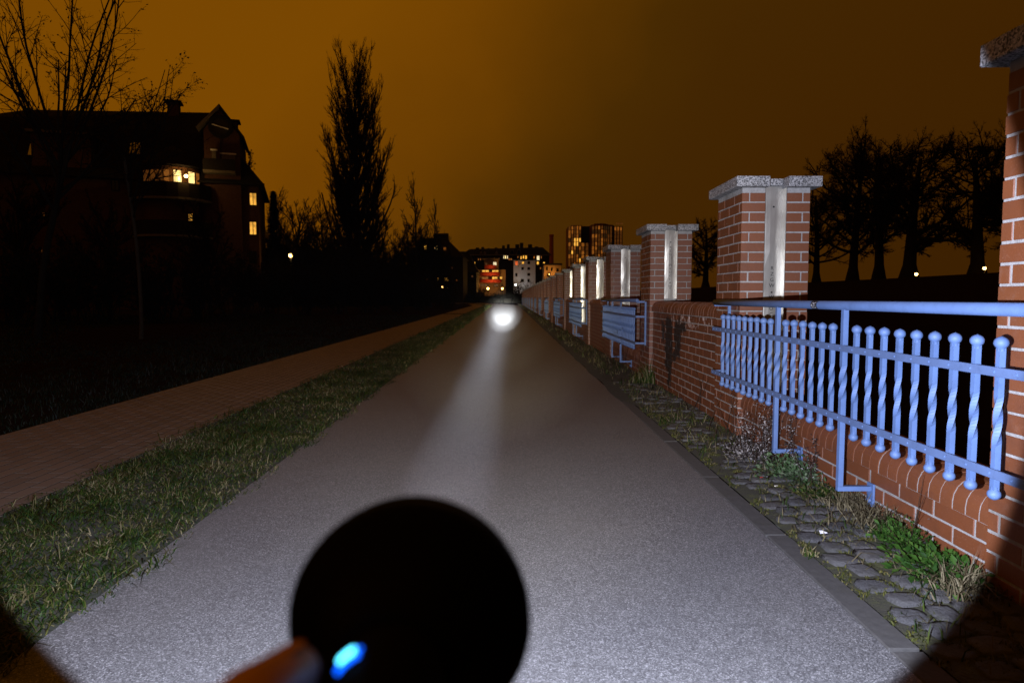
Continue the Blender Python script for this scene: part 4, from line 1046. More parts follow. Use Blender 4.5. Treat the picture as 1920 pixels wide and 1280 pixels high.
# main block: walls, hipped roof
gl, gr_ = H(384, 300)[0], H(451, 300)[0]
part(house, 'wall', MB().box(xl_, 0, 0.0, 12, -1, ze), 'plaster_red')
zr = Hd(300, 204, 6)[1]; zk = Hd(300, 246, 2.6)[1]
rf = MB(); ov = .55
A = [(xl_ - ov, -ov, ze - .1), (ov, -ov, ze - .1), (ov, 12 + ov, ze - .1), (xl_ - ov, 12 + ov, ze - .1)]
rk = Hd(418, 250, 2.6)[0]
B_ = [(xl_ + 1.6, 2.6, zk), (rk, 2.6, zk), (rk, 9.4, zk), (xl_ + 1.6, 9.4, zk)]
C_ = [(xl_ + 5, 6, zr - 1.0), (Hd(396, 204, 6)[0], 6, zr)]
rf.add(A + B_ + C_, [(0, 1, 5, 4), (1, 2, 6, 5), (2, 3, 7, 6), (3, 0, 4, 7), (4, 5, 9, 8), (6, 7, 8, 9), (5, 6, 9), (7, 4, 8), (0, 3, 2, 1)])
roof = part(house, 'roof', rf, 'roof_tile')
slab(house, 'gutter', xl_ - ov, ov + .05, -ov - .12, -ov + .02, ze - .22, ze - .06, 'frame_dark')
# gabled bay standing a little forward
zp = H(412, 201)[1]; pk = H(412, 201)[0]; zs_ = H(451, 256)[1]; zl_ = H(386, 246)[1]
gm = MB().prism([(gl, -1), (gr_, -1), (gr_, zs_), (pk, zp - .25), (gl, zl_)], -.35, 7, 'y')
part(house, 'gable', gm, 'plaster_red')
rl = H(374, 240)
part(house, 'gable_coping', MB().prism([(rl[0] - .1, rl[1] - .3), (pk, zp - .22), (pk, zp + .16), (rl[0] - .25, rl[1] - .05)], -.55, .25, 'y'), 'roof_trim')
part(house, 'gable_roof', MB().prism([(pk, zp - .1), (gr_ + .35, zs_ - .35), (gr_ + .4, zs_ - .1), (pk, zp + .17)], -.5, 7, 'y'), 'roof_tile')
part(house, 'gable_roof', MB().prism([(rl[0] - .1, rl[1] - .3), (pk, zp - .22), (pk, zp + .12), (rl[0] - .25, rl[1] - .08)], .27, 7, 'y'), 'roof_tile')
cx_, cz_ = H(414, 240)
rw = put('round_window', MB().lathe([(.72, .0), (.72, -.14), (1.02, -.16), (1.02, 0)], 24, axis='y').mesh('round_window', 'frame_dark'), house, (cx_, -.36, cz_))
put('pane', MB().lathe([(0.0, -.03), (.73, -.03)], 24, axis='y').mesh('pane', 'dark_glass'), rw)
put('glazing_bar', MB().box(-.72, .72, -.11, -.05, -.045, .045).mesh('glazing_bar', 'frame_white'), rw, (0, 0, 0), (0, R(14), 0))
part(rw, 'glazing_bar', MB().box(-.03, .03, -.12, -.06, -3.2, -1.0), 'frame_dark')
for (px0, px1, py0, py1) in ((398, 407, 284, 300), (416, 442, 291, 306)):
    a, zt_ = H(px0, py0); b, zb_ = H(px1, py1)
    slab(house, 'shutter', a, b, -.42, -.36, zb_, zt_, 'roof_trim')
    slab(house, 'lintel', a - .1, b + .1, -.46, -.36, zt_ + .01, zt_ + .14, 'frame_white')
a, zt_ = H(384, 302); b, zb_ = H(444, 331)
bal = slab(house, 'balcony', a, b, -1.5, -.36, zb_, zb_ + .22, 'roof_trim'); slab(bal, 'parapet', a, b, -1.5, -1.38, zb_ + .23, zt_, 'plaster_dark')
# chimneys
for (px0, px1, py0, py1, yy) in ((313, 335, 190, 216, 5), (432, 445, 227, 250, 6)):
    a, zt_ = Hd(px0, py0, yy); b, zb_ = Hd(px1, py1, yy)
    ch = slab(house, 'chimney', a, b, yy, yy + 1.3, zb_ - 1.5, zt_ - .01, 'plaster_red'); slab(ch, 'chimney_cap', a - .25, b + .25, yy - .2, yy + 1.5, zt_, zt_ + .14, 'roof_tile')
# roof lights lying in the mansard slope
def skylight(px, py, w_, h_):
    x, z = H(px, py); k_ = 2.6 / (zk - ze); yy = -.55 + (z - ze + .1) * (3.15 / (zk - ze + .1)); an = math.atan2(3.15, zk - ze + .1)
    o = put('roof_window', MB().box(-w_ / 2, w_ / 2, -.16, -.05, -h_ / 2, h_ / 2).mesh('roof_window', 'frame_dark'), house, (x, yy, z), (-an, 0, 0))
    put('pane', MB().box(-w_ / 2 + .08, w_ / 2 - .08, -.19, -.161, -h_ / 2 + .08, h_ / 2 - .08).mesh('pane', 'skylight_glass'), o)
for a in ((248, 275, 1.0, 1.5), (60, 280, 1.0, 1.4)): skylight(*a)
# dormer roofs over the left part
for (px0, px1, pyb, pyt) in ((60, 170, 300, 256), (130, 232, 320, 258)):
    a, zb_ = H(px0, pyb); b, zt_ = H(px1, pyt)
    part(house, 'dormer', MB().box(a, b, -.1, 4, ze + .2, zt_), 'plaster_red'); slab(house, 'dormer_roof', a - .4, b + .4, -.5, 4, zt_ + .01, zt_ + .22, 'roof_trim')
    break
# rounded balcony wing
wx, wz1 = H(322, 318); wr = 2.45
wing = MB().lathe([(wr, -1), (wr, wz1)], 20, (wx, .6, 0)); part(house, 'bay_wall', wing, 'plaster_red', True)
part(house, 'bay_roof', MB().lathe([(wr + .5, wz1 - .05), (wr + .5, wz1 + .12), (wr * .6, wz1 + 1.5), (0, wz1 + 2.2)], 20, (wx, .6, 0)), 'roof_tile')
for (py0, py1, lab) in ((349, 376, 'upper'), (418, 444, 'lower')):
    zt_, zb_ = H(322, py0)[1], H(322, py1)[1]
    b_ = part(house, 'balcony', MB().lathe([(wr + .02, zb_ - .18), (wr + .95, zb_ - .18), (wr + .95, zb_), (wr + .02, zb_)], 24, (wx, .6, 0)), 'roof_trim')
    part(b_, 'parapet', MB().lathe([(wr + .80, zb_ + .005), (wr + .92, zb_ + .005), (wr + .92, zt_), (wr + .80, zt_), (wr + .80, zb_ + .005)], 24, (wx, .6, 0)), 'plaster_dark')
def hwin(px0, px1, py0, py1, mat, y=-.005, fr='frame_dark'):
    a, zt_ = H(px0, py0); b, zb_ = H(px1, py1); return window(house, (a + b) / 2, y, (zt_ + zb_) / 2, b - a, zt_ - zb_, mat, fr)
hwin(467, 482, 361, 386, 'lit_amber'); hwin(467, 482, 415, 441, 'lit_amber'); hwin(415, 424, 348, 366, 'lit_orange'); hwin(414, 425, 406, 424, 'dark_glass')
hwin(98, 107, 268, 286, 'lit_orange'); hwin(78, 85, 398, 406, 'lit_dim'); hwin(77, 84, 466, 474, 'lit_dim'); hwin(353, 367, 403, 421, 'lit_amber', -1.35); hwin(208, 224, 336, 358, 'dark_glass'); hwin(238, 254, 340, 358, 'dark_glass'); hwin(205, 220, 395, 415, 'dark_glass'); hwin(467, 482, 470, 494, 'dark_glass')
# balcony glazing on the bay: real curved glass panes, one by one
for (a0, a1, mt) in ((-150, -128, 'lit_dim'), (-126, -100, 'lit_dim'), (-98, -88, 'lit_orange'), (-80, -66, 'lit_bright'), (-52, -38, 'lit_bright'), (-34, -24, 'lit_orange')):
    zt_, zb_ = H(322, 325)[1], H(322, 351)[1]; vs = []
    for j in range(5):
        t = R(a0 + (a1 - a0) * j / 4); vs += [(wx + (wr + .03) * math.cos(t), .6 + (wr + .03) * math.sin(t), zb_), (wx + (wr + .03) * math.cos(t), .6 + (wr + .03) * math.sin(t), zt_)]
    put('window', MB().add(vs, [(2 * j, 2 * j + 2, 2 * j + 3, 2 * j + 1) for j in range(4)]).mesh('window', mt), house)
for px in (394, 451): a, _ = H(px, 400); part(house, 'downpipe', MB().tube([(a, -.12, 0), (a, -.12, ze - .2)], .07, 6), 'frame_dark')
# porch lamp
lx, lz = H(357, 339)
pl_ = thing('wall_lamp', HP + HU * lx + HN * -2.4 + Vector((0, 0, lz)), 'bright glaring lamp on the rounded balcony of the house', 'lamp')
put('bulb', MB().lathe([(0, .16), (.11, .11), (.16, 0), (.11, -.11), (0, -.16)], 10).mesh('bulb', 'lamp_porch', True), pl_)
put('bracket', MB().box(-.03, .03, .17, .55, -.03, .03).mesh('bracket', 'frame_dark'), pl_)
ld = bpy.data.lights.new('bulb_light', 'POINT'); ld.energy = 260; ld.color = (1, .62, .2); ld.shadow_soft_size = .16; lo = bpy.data.objects.new('bulb_light', ld); COL.objects.link(lo); lo.parent = pl_; lo.location = (0, -.25, .05)

# --- the low dark house further along
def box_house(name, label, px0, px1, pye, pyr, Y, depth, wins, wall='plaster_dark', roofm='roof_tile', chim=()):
    a = at(px0, pye, Y); b = at(px1, pye, Y); ze_ = a.z; zr_ = at(px0, pyr, Y).z; W_ = b.x - a.x
    t = thing(name, (a.x, Y, 0), label, 'building')
    part(t, 'wall', MB().box(0, W_, 0, depth, -1.5, ze_), wall)
    part(t, 'roof', MB().add([(-.4, -.4, ze_), (W_ + .4, -.4, ze_), (W_ + .4, depth + .4, ze_), (-.4, depth + .4, ze_), (W_ * .15, depth / 2, zr_), (W_ * .62, depth / 2, zr_)], [(0, 1, 5, 4), (1, 2, 5), (2, 3, 4, 5), (3, 0, 4), (0, 3, 2, 1)]), roofm)
    for (q0, q1, r0, r1, mt) in wins:
        p, q = at(q0, r0, Y), at(q1, r1, Y); window(t, (p.x + q.x) / 2 - a.x, -.01, (p.z + q.z) / 2, q.x - p.x, p.z - q.z, mt)
    for (q0, q1, r0) in chim:
        p, q = at(q0, r0, Y), at(q1, r0, Y); slab(t, 'chimney', p.x - a.x, q.x - a.x, depth / 2, depth / 2 + 1.2, ze_, p.z, wall)
    return t
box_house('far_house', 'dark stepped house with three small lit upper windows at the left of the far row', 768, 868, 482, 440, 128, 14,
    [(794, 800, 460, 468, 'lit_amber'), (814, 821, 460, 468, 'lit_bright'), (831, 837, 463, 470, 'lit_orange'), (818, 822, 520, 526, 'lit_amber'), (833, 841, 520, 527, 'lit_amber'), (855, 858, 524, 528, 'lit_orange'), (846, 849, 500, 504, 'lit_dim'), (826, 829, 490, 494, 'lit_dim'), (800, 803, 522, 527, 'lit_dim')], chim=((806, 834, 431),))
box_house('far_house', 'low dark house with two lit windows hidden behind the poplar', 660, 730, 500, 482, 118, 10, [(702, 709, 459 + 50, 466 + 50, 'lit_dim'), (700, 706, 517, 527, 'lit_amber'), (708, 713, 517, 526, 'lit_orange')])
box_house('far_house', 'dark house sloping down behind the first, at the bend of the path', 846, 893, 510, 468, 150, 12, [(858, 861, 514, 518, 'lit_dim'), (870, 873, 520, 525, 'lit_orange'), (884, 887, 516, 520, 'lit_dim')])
# --- the long crescent block with dormers
CY = 215.0
c0 = at(868, 482, CY); blk = thing('apartment_block', (c0.x, CY, 0), 'long dark apartment block with dormers and a row of lit top windows', 'building')
def Cc(px, py, Y=CY): p = at(px, py, Y); return p.x - c0.x, p.z
W_ = Cc(1030, 480)[0]; zc_ = Cc(900, 479)[1]; zt_ = Cc(900, 467, CY + 3.5)[1]
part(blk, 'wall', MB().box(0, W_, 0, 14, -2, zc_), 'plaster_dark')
rm = MB().add([(-.5, -.5, zc_ + .3), (W_ + .5, -.5, zc_ + .3), (W_ + .5, 14, zc_ + .3), (-.5, 14, zc_ + .3), (2, 3.5, zt_), (W_ - 2, 3.5, zt_ + .6), (W_ - 2, 11, zt_ + .6), (2, 11, zt_)], [(0, 1, 5, 4), (1, 2, 6, 5), (2, 3, 7, 6), (3, 0, 4, 7), (4, 5, 6, 7)]); part(blk, 'roof', rm, 'roof_tile')
slab(blk, 'cornice', -.6, W_ + .6, -.7, -.02, zc_, zc_ + .28, 'roof_trim')
for px in (902, 909, 931): x, z = Cc(px, 476); part(blk, 'dormer', MB().prism([(x - .45, zc_ + .3), (x - .45, z + .3), (x, z + .95), (x + .45, z + .3), (x + .45, zc_ + .3)], -.2, 2.5, 'y'), 'roof_trim')
for px in (960, 973):
    x, z = Cc(px, 478); vs = []
    for j in range(13):
        t = math.pi * j / 12; vs += [(x + .62 * math.cos(t), -.4, zc_ + .3 + 1.5 * math.sin(t)), (x + .78 * math.cos(t), -.4, zc_ + .3 + 1.72 * math.sin(t)), (x + .78 * math.cos(t), 2, zc_ + .3 + 1.72 * math.sin(t)), (x + .62 * math.cos(t), 2, zc_ + .3 + 1.5 * math.sin(t))]
    part(blk, 'arched_dormer', MB().add(vs, [(4 * j + q, 4 * j + (q + 1) % 4, 4 * j + 4 + (q + 1) % 4, 4 * j + 4 + q) for j in range(12) for q in range(4)]), 'roof_trim')
for (px, w2, hpx) in ((895, 2.5, 465), (905, 2, 464), (916, 1.5, 466), (944, 2, 461), (953, 2, 459), (970, 3, 459), (978, 2.5, 456), (994, 3, 459), (1006, 2.5, 463), (930, 2, 465)):
    x, z = Cc(px, hpx, CY + 5); slab(blk, 'chimney', x - w2 * .22, x + w2 * .22, 5, 6.5, zt_ - .8, z + .15, 'plaster_dark')
for (p0, p1, q0, q1, mt) in ((944, 945.6, 479, 485, 'lit_pale'), (946.6, 949, 479, 485, 'lit_bright'), (950.5, 952.5, 479, 485, 'lit_pale'), (970, 972, 480, 484, 'lit_orange'), (975.5, 978.5, 480, 486, 'lit_amber'), (980, 983, 479, 485, 'lit_amber'), (984.5, 988, 478, 487, 'lit_amber'),
        (1006, 1012, 479, 488, 'lit_pale'), (1014, 1016, 480, 485, 'lit_orange'), (1006, 1011, 490, 496, 'lit_amber'), (1018, 1022, 491, 496, 'lit_amber'), (880, 883.5, 491, 496, 'lit_bright'), (884.5, 888, 490.5, 495.5, 'lit_bright'), (890, 891, 491, 494, 'lit_amber'), (880, 886, 520, 527, 'lit_amber'),
        (882.5, 885, 498, 501, 'lit_dim'), (877, 879, 500, 503, 'lit_amber'), (878, 880, 508, 511, 'lit_orange'), (889, 892, 505, 508, 'lit_orange'), (886, 889, 512, 516, 'lit_orange'), (953, 956, 484, 488, 'lit_orange'), (957, 960, 484, 488, 'lit_orange'), (1000, 1003, 480, 485, 'lit_orange'), (1012, 1015, 501, 505, 'lit_orange'), (1018, 1021, 501, 505, 'lit_amber'), (910, 913, 484, 487, 'lit_orange'), (935, 937, 483, 487, 'lit_dim'), (926, 928, 483, 487, 'lit_dim'), (1006, 1010, 512, 517, 'dark_glass'), (896, 898, 484, 488, 'lit_orange'), (900, 902, 484, 488, 'lit_orange')):
    a, z1 = Cc(p0, q0); b, z0 = Cc(p1, q1); window(blk, (a + b) / 2, -.01, (z0 + z1) / 2, b - a, z1 - z0, mt, bars=False)
# --- white rendered house lit by a white lamp
WY = 196.0
w0 = at(963, 488, WY); wh = thing('white_house', (w0.x, WY, 0), 'pale rendered house washed by a white lamp at its foot', 'building')
def Wc(px, py): p = at(px, py, WY); return p.x - w0.x, p.z
W_ = Wc(1004, 488)[0]; zt_ = Wc(990, 488)[1]
part(wh, 'wall', MB().box(0, W_, 0, 10, -2, zt_), 'plaster_white'); slab(wh, 'roof', -.3, W_ + .3, -.3, 10.3, zt_ + .005, zt_ + .35, 'roof_tile')
for (p0, p1, q0, q1, mt) in ((965.5, 971.5, 489.5, 497.5, 'lit_red'), (978, 983, 490, 495, 'lit_amber'), (989, 994, 490, 495.5, 'dark_glass'), (977.5, 982, 501, 506, 'dark_glass'), (989, 994, 501, 506, 'dark_glass'), (966, 970, 512, 518, 'dark_glass'), (977, 982, 523, 529, 'dark_glass'), (989, 994, 512, 517, 'dark_glass'), (989, 993, 523, 529, 'dark_glass')):
    a, z1 = Wc(p0, q0); b, z0 = Wc(p1, q1); window(wh, (a + b) / 2, -.01, (z0 + z1) / 2, b - a, z1 - z0, mt, bars=False)
# --- the house with red balconies
RY = 172.0
r0 = at(895, 500, RY); rh = thing('balcony_house', (r0.x, RY, 0), 'rounded house with stacked dark red balconies lit orange from below', 'building')
def Rc(px, py): p = at(px, py, RY); return p.x - r0.x, p.z
W_ = Rc(948, 500)[0]; mid = Rc(921, 500)[0]
part(rh, 'wall', MB().box(0, W_, 1.2, 9, -2, Rc(0, 505)[1]), 'plaster_cream')
pa, pb = Rc(908, 500)[0], Rc(934, 500)[0]
part(rh, 'top_storey', MB().box(pa, pb, .8, 8, Rc(0, 505)[1] + .01, Rc(0, 486)[1]), 'plaster_cream'); slab(rh, 'roof', pa - .4, pb + .4, .2, 8.4, Rc(0, 486)[1] + .01, Rc(0, 485)[1] + .15, 'roof_trim')
for (p0, p1, q0, q1) in ((908, 931, 497, 504), (900, 938, 510.5, 517), (900, 940, 524, 530)):
    a, z1 = Rc(p0, q0); b, z0 = Rc(p1, q1); poly = []
    for j in range(13):
        t = math.pi + math.pi * j / 12; poly.append(((a + b) / 2 + (b - a) / 2 * math.cos(t), 1.0 + 2.2 * math.sin(t)))
    part(rh, 'balcony', MB().prism(poly, z0, z1, 'z'), 'balcony_red')
for (p0, p1, q0, q1, mt, yy) in ((924, 931.5, 490.5, 497.5, 'lit_pale', .79), (909.5, 914, 492, 497, 'lit_dim', .79), (903, 917, 505.5, 510, 'lit_amber', 1.19), (922, 935, 505.5, 510, 'lit_amber', 1.19), (902, 916, 518, 523.5, 'lit_orange', 1.19), (922, 933, 518, 523.5, 'lit_amber', 1.19), (937, 942, 518, 523, 'lit_amber', 1.19), (900, 915, 532, 537, 'lit_dim', 1.19), (926, 934, 532, 537, 'lit_dim', 1.19)):
    a, z1 = Rc(p0, q0); b, z0 = Rc(p1, q1); window(rh, (a + b) / 2, yy, (z0 + z1) / 2, b - a, z1 - z0, mt)
# --- chimney stack
sy_ = 330.0; p = at(1034, 440, sy_); q = at(1031, 470, sy_)
stack = thing('factory_chimney', (p.x, sy_, 0), 'lone tall red brick chimney stack between the long block and the tower', 'chimney')
part(stack, 'shaft', MB().lathe([(1.35, 0), (.98, p.z), (.0, p.z)], 14), 'brick_stack'); part(stack, 'rim', MB().lathe([(.99, p.z - 1.1), (1.16, p.z - .9), (1.16, p.z + .05), (0, p.z + .06)], 14), 'brick_stack')
# --- tower block: two folded wings, each storey's windows one by one
TY = 300.0
t0 = at(1066, 424, TY); tw = thing('tower_block', (t0.x, TY, 0), 'tall folded tower block with amber columns of street light painted as window glow', 'building')
def Tc(px, py): p = at(px, py, TY); return p.x - t0.x, p.z
plan = [(1066, 2.0), (1071, 0.3), (1090, 0.0), (1091, 4.0), (1107, 4.5), (1110, 1.2), (1115, -.5), (1131, -1.2), (1139, .6), (1149, 1.5), (1154, 4.0), (1170, 4.4)]
topz = {0: 424, 1: 424, 2: 422, 3: 422.5, 4: 422, 5: 421, 6: 420.5, 7: 419, 8: 419.3, 9: 420.5, 10: 420.5, 11: 422}
pts = [(Tc(a, 420)[0], b) for a, b in plan]
for i in range(len(pts) - 1):
    (xa, ya), (xb, yb) = pts[i], pts[i + 1]; z1 = Tc(0, topz[i + 1])[1]
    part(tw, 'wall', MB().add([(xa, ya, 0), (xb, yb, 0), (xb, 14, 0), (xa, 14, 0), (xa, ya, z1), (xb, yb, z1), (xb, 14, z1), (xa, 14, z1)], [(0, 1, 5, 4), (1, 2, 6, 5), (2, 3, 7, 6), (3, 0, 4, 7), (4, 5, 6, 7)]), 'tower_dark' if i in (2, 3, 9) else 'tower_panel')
rt = random.Random(9); stz = [Tc(0, 426 + 7.6 * s_)[1] for s_ in range(10)]
WM = {}
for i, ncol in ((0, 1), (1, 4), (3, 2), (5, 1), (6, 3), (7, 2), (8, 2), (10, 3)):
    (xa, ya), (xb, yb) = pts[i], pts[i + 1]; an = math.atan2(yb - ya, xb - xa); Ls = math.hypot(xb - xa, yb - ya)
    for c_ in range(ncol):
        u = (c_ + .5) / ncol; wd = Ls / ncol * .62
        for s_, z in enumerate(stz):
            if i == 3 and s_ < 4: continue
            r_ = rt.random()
            mt = 'lit_orange' if r_ < .38 else 'lit_dim' if r_ < .8 else 'street_glow_faint'  # pane glow stands in for street light falling on the facade
            if i in (7, 8): mt = 'lit_dim' if r_ < .6 else 'street_glow_faint'
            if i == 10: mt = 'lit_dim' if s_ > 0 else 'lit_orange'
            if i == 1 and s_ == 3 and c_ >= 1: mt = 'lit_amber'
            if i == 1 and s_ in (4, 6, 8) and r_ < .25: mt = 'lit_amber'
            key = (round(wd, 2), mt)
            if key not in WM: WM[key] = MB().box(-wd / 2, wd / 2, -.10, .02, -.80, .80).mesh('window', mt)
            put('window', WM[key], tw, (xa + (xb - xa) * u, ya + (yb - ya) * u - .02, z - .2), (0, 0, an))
    for c_ in range(ncol + 1):
        u = c_ / ncol; part(tw, 'fin', MB().box(xa + (xb - xa) * u - .10, xa + (xb - xa) * u + .10, ya + (yb - ya) * u - .45, ya + (yb - ya) * u - .11, 0, Tc(0, topz[i + 1])[1]), 'tower_dark')
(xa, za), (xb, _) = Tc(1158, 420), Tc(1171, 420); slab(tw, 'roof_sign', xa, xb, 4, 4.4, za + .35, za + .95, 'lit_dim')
# --- orange lit house and shrubs by the end of the wall
oh = at(1020, 495, 188); o_ = thing('corner_house', (oh.x, 188, 0), 'narrow house with orange lit wall just above the end of the brick wall', 'building')
part(o_, 'wall', MB().box(0, at(1052, 495, 188).x - oh.x, 0, 8, -2, oh.z - .3), 'plaster_cream'); slab(o_, 'roof', -.3, at(1052, 495, 188).x - oh.x + .3, -.3, 8.3, oh.z - .295, oh.z + .2, 'roof_tile')
for (p0, p1, q0, q1) in ((1024, 1027, 500, 507), (1033, 1036, 502, 508), (1043, 1047, 503, 509)):
    p, q = at(p0, q0, 188), at(p1, q1, 188); window(o_, (p.x + q.x) / 2 - oh.x, -.01, (p.z + q.z) / 2, q.x - p.x, p.z - q.z, 'dark_glass', bars=False)
for q, (px, Y, h, lab) in enumerate(((1000, 160, 6.5, 'bare shrub before the white house'), (1036, 160, 8.5, 'bare shrub before the orange lit corner house'), (970, 150, 4.5, 'dark shrub at the end of the path beside the wall'), (952, 150, 5.5, 'bare shrub between the red balconies and the white house'), (898, 150, 4.0, 'bare shrub before the red balconies'))):
    shrub(lab, px, Y, h, 90 + q, 2.2)

# ------------------------------------------------------------------ street lamps
def street_lamp(label, px, py, Y, mat, energy, col, r=.22, zbase=0.0, post=True):
    p = at(px, py, Y); t = thing('street_lamp', (p.x, Y, zbase), label, 'street lamp', 'lit street lamps'); h = p.z - zbase
    put('lamp_globe', MB().lathe([(0, r), (r * .7, r * .7), (r, 0), (r * .7, -r * .7), (0, -r)], 12).mesh('lamp_globe', mat, True), t, (0, 0, h))
    put('post', MB().tube([(0, 0, -.3), (0, 0, h - r)], [.07, .04], 8).mesh('post', 'post_metal'), t)
    put('lamp_cap', MB().lathe([(r * .9, h + r * .75), (0, h + r * 1.25)], 10).mesh('lamp_cap', 'post_metal'), t)
    if energy:
        d_ = bpy.data.lights.new('lamp_light', 'POINT'); d_.energy = energy; d_.color = col; d_.shadow_soft_size = r
        o = bpy.data.objects.new('lamp_light', d_); COL.objects.link(o); o.parent = t; o.location = (0, -r * 1.6, h)
    return t
OR = (1.0, .45, .09)
street_lamp('warm street lamp glowing through twigs right of the house', 545, 479, 63, 'lamp_warm', 120, (1, .6, .18), .20)
street_lamp('left one of the two orange lamps before the red balconies', 915, 541, 167, 'lamp_warm', 1500, OR, .30)
street_lamp('right one of the two orange lamps before the red balconies', 942, 541, 167, 'lamp_warm', 1500, OR, .30)
street_lamp('cold white lamp at the foot of the pale rendered house', 967, 534, 193, 'lamp_white', 300, (.92, .95, 1), .26)
street_lamp('left one of two small orange lamps below the dark stepped house', 830, 538, 122, 'lamp_warm', 30, OR, .16)
street_lamp('right one of two small orange lamps below the dark stepped house', 840, 539, 122, 'lamp_warm', 30, OR, .16)
street_lamp('orange lamp just above the end of the brick wall', 1030, 514, 186.5, 'lamp_warm', 700, OR, .12)
street_lamp('low lamp under a lit window left of the red balconies', 884, 529, 205, 'lamp_warm', 0, OR, .34)
street_lamp('orange lamp at the foot of the thickest old tree on the bank', 1718, 514, 60, 'lamp_warm', 25, OR, .14, 2.2)
street_lamp('orange lamp near the cut off pillar on the bank', 1846, 503, 54, 'lamp_warm', 20, OR, .13, 2.2)

# ================================================================== TORCH AND HAND
hc = at(767, 1172, 0.25)                                 # centre of the back of the torch head
target = on_ground(944, 583, 0.0)
ax = (target - hc).normalized()
torch = thing('flashlight', hc, 'black flashlight with wide round head and glowing blue switch, held low in front', 'flashlight')
torch.rotation_euler = Vector((0, 1, 0)).rotation_difference(ax).to_euler()
HR = 0.0476
head = put('head', MB().lathe([(.019, -.034), (.0215, -.033), (.025, -.022), (.036, -.008), (HR - .002, -.001), (HR, .002), (HR, .008), (HR - .0015, .009), (HR - .0015, .011), (HR - .0005, .012), (HR - .002, .020), (HR - .005, .024), (HR - .0075, .024), (HR - .0075, .021)], 48, axis='y').mesh('head', 'torch_black', True), torch)
put('reflector', MB().lathe([(.004, -.006), (.012, -.004), (.024, .004), (.033, .014), (HR - .0078, .0205)], 32, axis='y').mesh('reflector', 'reflector', True), head)
put('led', MB().lathe([(0, -.0055), (.0038, -.0055)], 12, axis='y').mesh('led', 'led_white'), head)
body = put('body', MB().lathe([(0, -.165), (.015, -.165), (.0175, -.162), (.0175, -.150), (.0165, -.149), (.0165, -.075), (.0175, -.074), (.0175, -.036), (.019, -.034), (0, -.0335)], 28, axis='y').mesh('body', 'torch_black', True), torch)
def arc_patch(r, a0, a1, y0, y1, name, mat):
    vs = []
    for j in range(9):
        t = R(a0 + (a1 - a0) * j / 8)
        for (rr, yy) in ((r, y0), (r + .0012, y0 + .001), (r + .0012, y1 - .001), (r, y1)): vs.append((rr * math.cos(t), yy, rr * math.sin(t)))
    return MB().add(vs, [(4 * j + q, 4 * j + q + 1, 4 * j + 5 + q, 4 * j + 4 + q) for j in range(8) for q in range(3)]).mesh(name, mat, True)
sw_ = put('switch_ring', arc_patch(.0176, 116, 146, -.0525, -.0475, 'switch_ring', 'switch_blue'), body)
put('switch_light', arc_patch(.0190, 120, 138, -.0515, -.0485, 'switch_light', 'switch_core'), sw_)
# the light it gives: a tight throw from the reflector, a halo round it and a wide spill cut off by the bezel
def torch_lamp(name, typ, y, energy, col, **kw):
    d_ = bpy.data.lights.new(name, typ); d_.energy = energy; d_.color = col
    for a, b in kw.items(): setattr(d_, a, b)
    o = bpy.data.objects.new(name, d_); COL.objects.link(o); o.parent = torch; o.location = (0, y, 0); o.rotation_euler = (math.pi / 2, 0, 0)
    return o
COOL = (0.72, 0.775, 1.0)
torch_lamp('beam_light', 'SPOT', .0300, 8.0e6, (.93, .97, 1.0), spot_size=R(2.5), spot_blend=1.0, shadow_soft_size=.033)
torch_lamp('beam_skirt', 'SPOT', .0298, 2.4e6, (.93, .97, 1.0), spot_size=R(3.6), spot_blend=1.0, shadow_soft_size=.033)
for nm, pw_, an in (('beam_fringe', 7.5e4, 6.0), ('inner_corona', 1.7e4, 11.0), ('outer_corona', 5.2e3, 22.0)):        # the corona fades outwards in steps too small to see
    torch_lamp(nm, 'SPOT', .0294, pw_, (1.0, .90, .64), spot_size=R(an), spot_blend=1.0, shadow_soft_size=.02)
torch_lamp('halo_light', 'SPOT', .0275, 760, (1.0, 0.90, 0.74), spot_size=R(60), spot_blend=1.0, shadow_soft_size=.012)
torch_lamp('spill_light', 'SPOT', .0270, 1320, COOL, spot_size=R(88.4), spot_blend=.05, shadow_soft_size=.012)
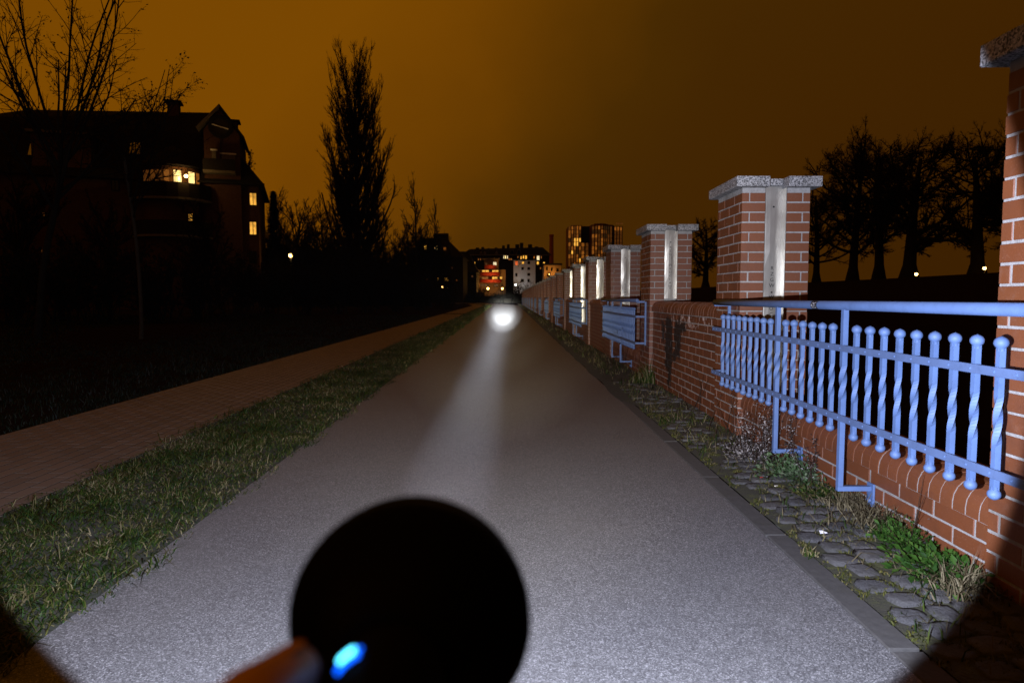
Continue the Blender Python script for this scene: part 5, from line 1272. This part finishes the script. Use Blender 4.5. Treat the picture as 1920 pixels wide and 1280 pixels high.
# left hand closed round the torch body, thumb along its side
RB = .0175
def hand_mesh():
    m_ = MB()
    def chain(pts, rads):
        m_.tube(pts, rads, 12)
        for p_, r_ in zip(pts, rads):
            m_.lathe([(0.0, r_)] + [(r_ * math.sin(t), r_ * math.cos(t)) for t in [k_ * math.pi / 8 for k_ in range(1, 8)]] + [(0.0, -r_)], 12, p_)
    chain([(-.034, -.155, -.010), (-.037, -.125, -.006), (-.037, -.095, -.004), (-.034, -.068, -.008)], [.020, .019, .017, .014])     # palm, thumb side
    chain([(-.036, -.155, -.024), (-.037, -.125, -.026), (-.036, -.095, -.026), (-.033, -.068, -.024)], [.017, .016, .015, .012])
    chain([(-.040, -.128, .000), (-.039, -.098, .010), (-.0345, -.070, .0115), (-.0295, -.048, .0085)], [.0155, .0125, .011, .0088])            # thumb
    for i, (y_, l_, r_) in enumerate(((-.062, 1.0, .0086), (-.083, 1.08, .0090), (-.104, 1.0, .0086), (-.124, .85, .0076))):                   # four fingers round the tube
        R0 = RB + r_ + .001
        chain([(R0 * math.cos(R(a_)), y_ + .002 * j, R0 * math.sin(R(a_))) for j, a_ in enumerate((205, 240, 240 + 42 * l_, 240 + 80 * l_, 240 + 112 * l_))], [r_ * 1.1, r_ * 1.06, r_, r_ * .95, r_ * .82])
    chain([(-.035, -.160, -.018), (-.045, -.20, -.028), (-.058, -.25, -.045), (-.085, -.35, -.085)], [.024, .0235, .027, .034])              # wrist and forearm
    return m_.mesh('person', 'skin', True)
person = put('person', hand_mesh()); person.matrix_world = torch.matrix_basis if False else Matrix.Translation(hc) @ torch.rotation_euler.to_matrix().to_4x4()
tag(person, 'hand closed round the flashlight body with thumb beside its blue switch', 'person')
rmod = person.modifiers.new('fuse', 'REMESH'); rmod.mode = 'VOXEL'; rmod.voxel_size = .0022; rmod.use_smooth_shade = True
smod = person.modifiers.new('soften', 'SMOOTH'); smod.factor = .5; smod.iterations = 6
put('thumbnail', MB().lathe([(0, .0006), (.0045, .0003), (.0055, -.0004)], 12).mesh('thumbnail', 'skin', True), person, (-.0305, -.050, .0175), (R(-8), R(-18), 0))
put('sleeve', MB().tube([(-.052, -.232, -.038), (-.0525, -.234, -.039), (-.062, -.27, -.052), (-.095, -.39, -.10)], [.030, .034, .038, .046], 20, False).mesh('sleeve', 'sleeve', True), person)

# ------------------------------------------------------------------ thin night haze that shows the beam
hz = NT('haze'); hz.t.nodes.remove(hz.b)
pv = hz.t.nodes.new('ShaderNodeVolumePrincipled'); pv.inputs['Density'].default_value = 1.05e-5; pv.inputs['Color'].default_value = (.80, .84, 1, 1); pv.inputs['Anisotropy'].default_value = 0.0
hz.l(pv.outputs[0], [n for n in hz.t.nodes if n.type == 'OUTPUT_MATERIAL'][0].inputs['Volume']); M['haze'] = hz.m
hb = put('haze', MB().box(-440, 440, -45, 620, -3.0, 46).mesh('haze', 'haze'), kind='stuff')
hb['label'] = 'thin night haze showing the flashlight beam'
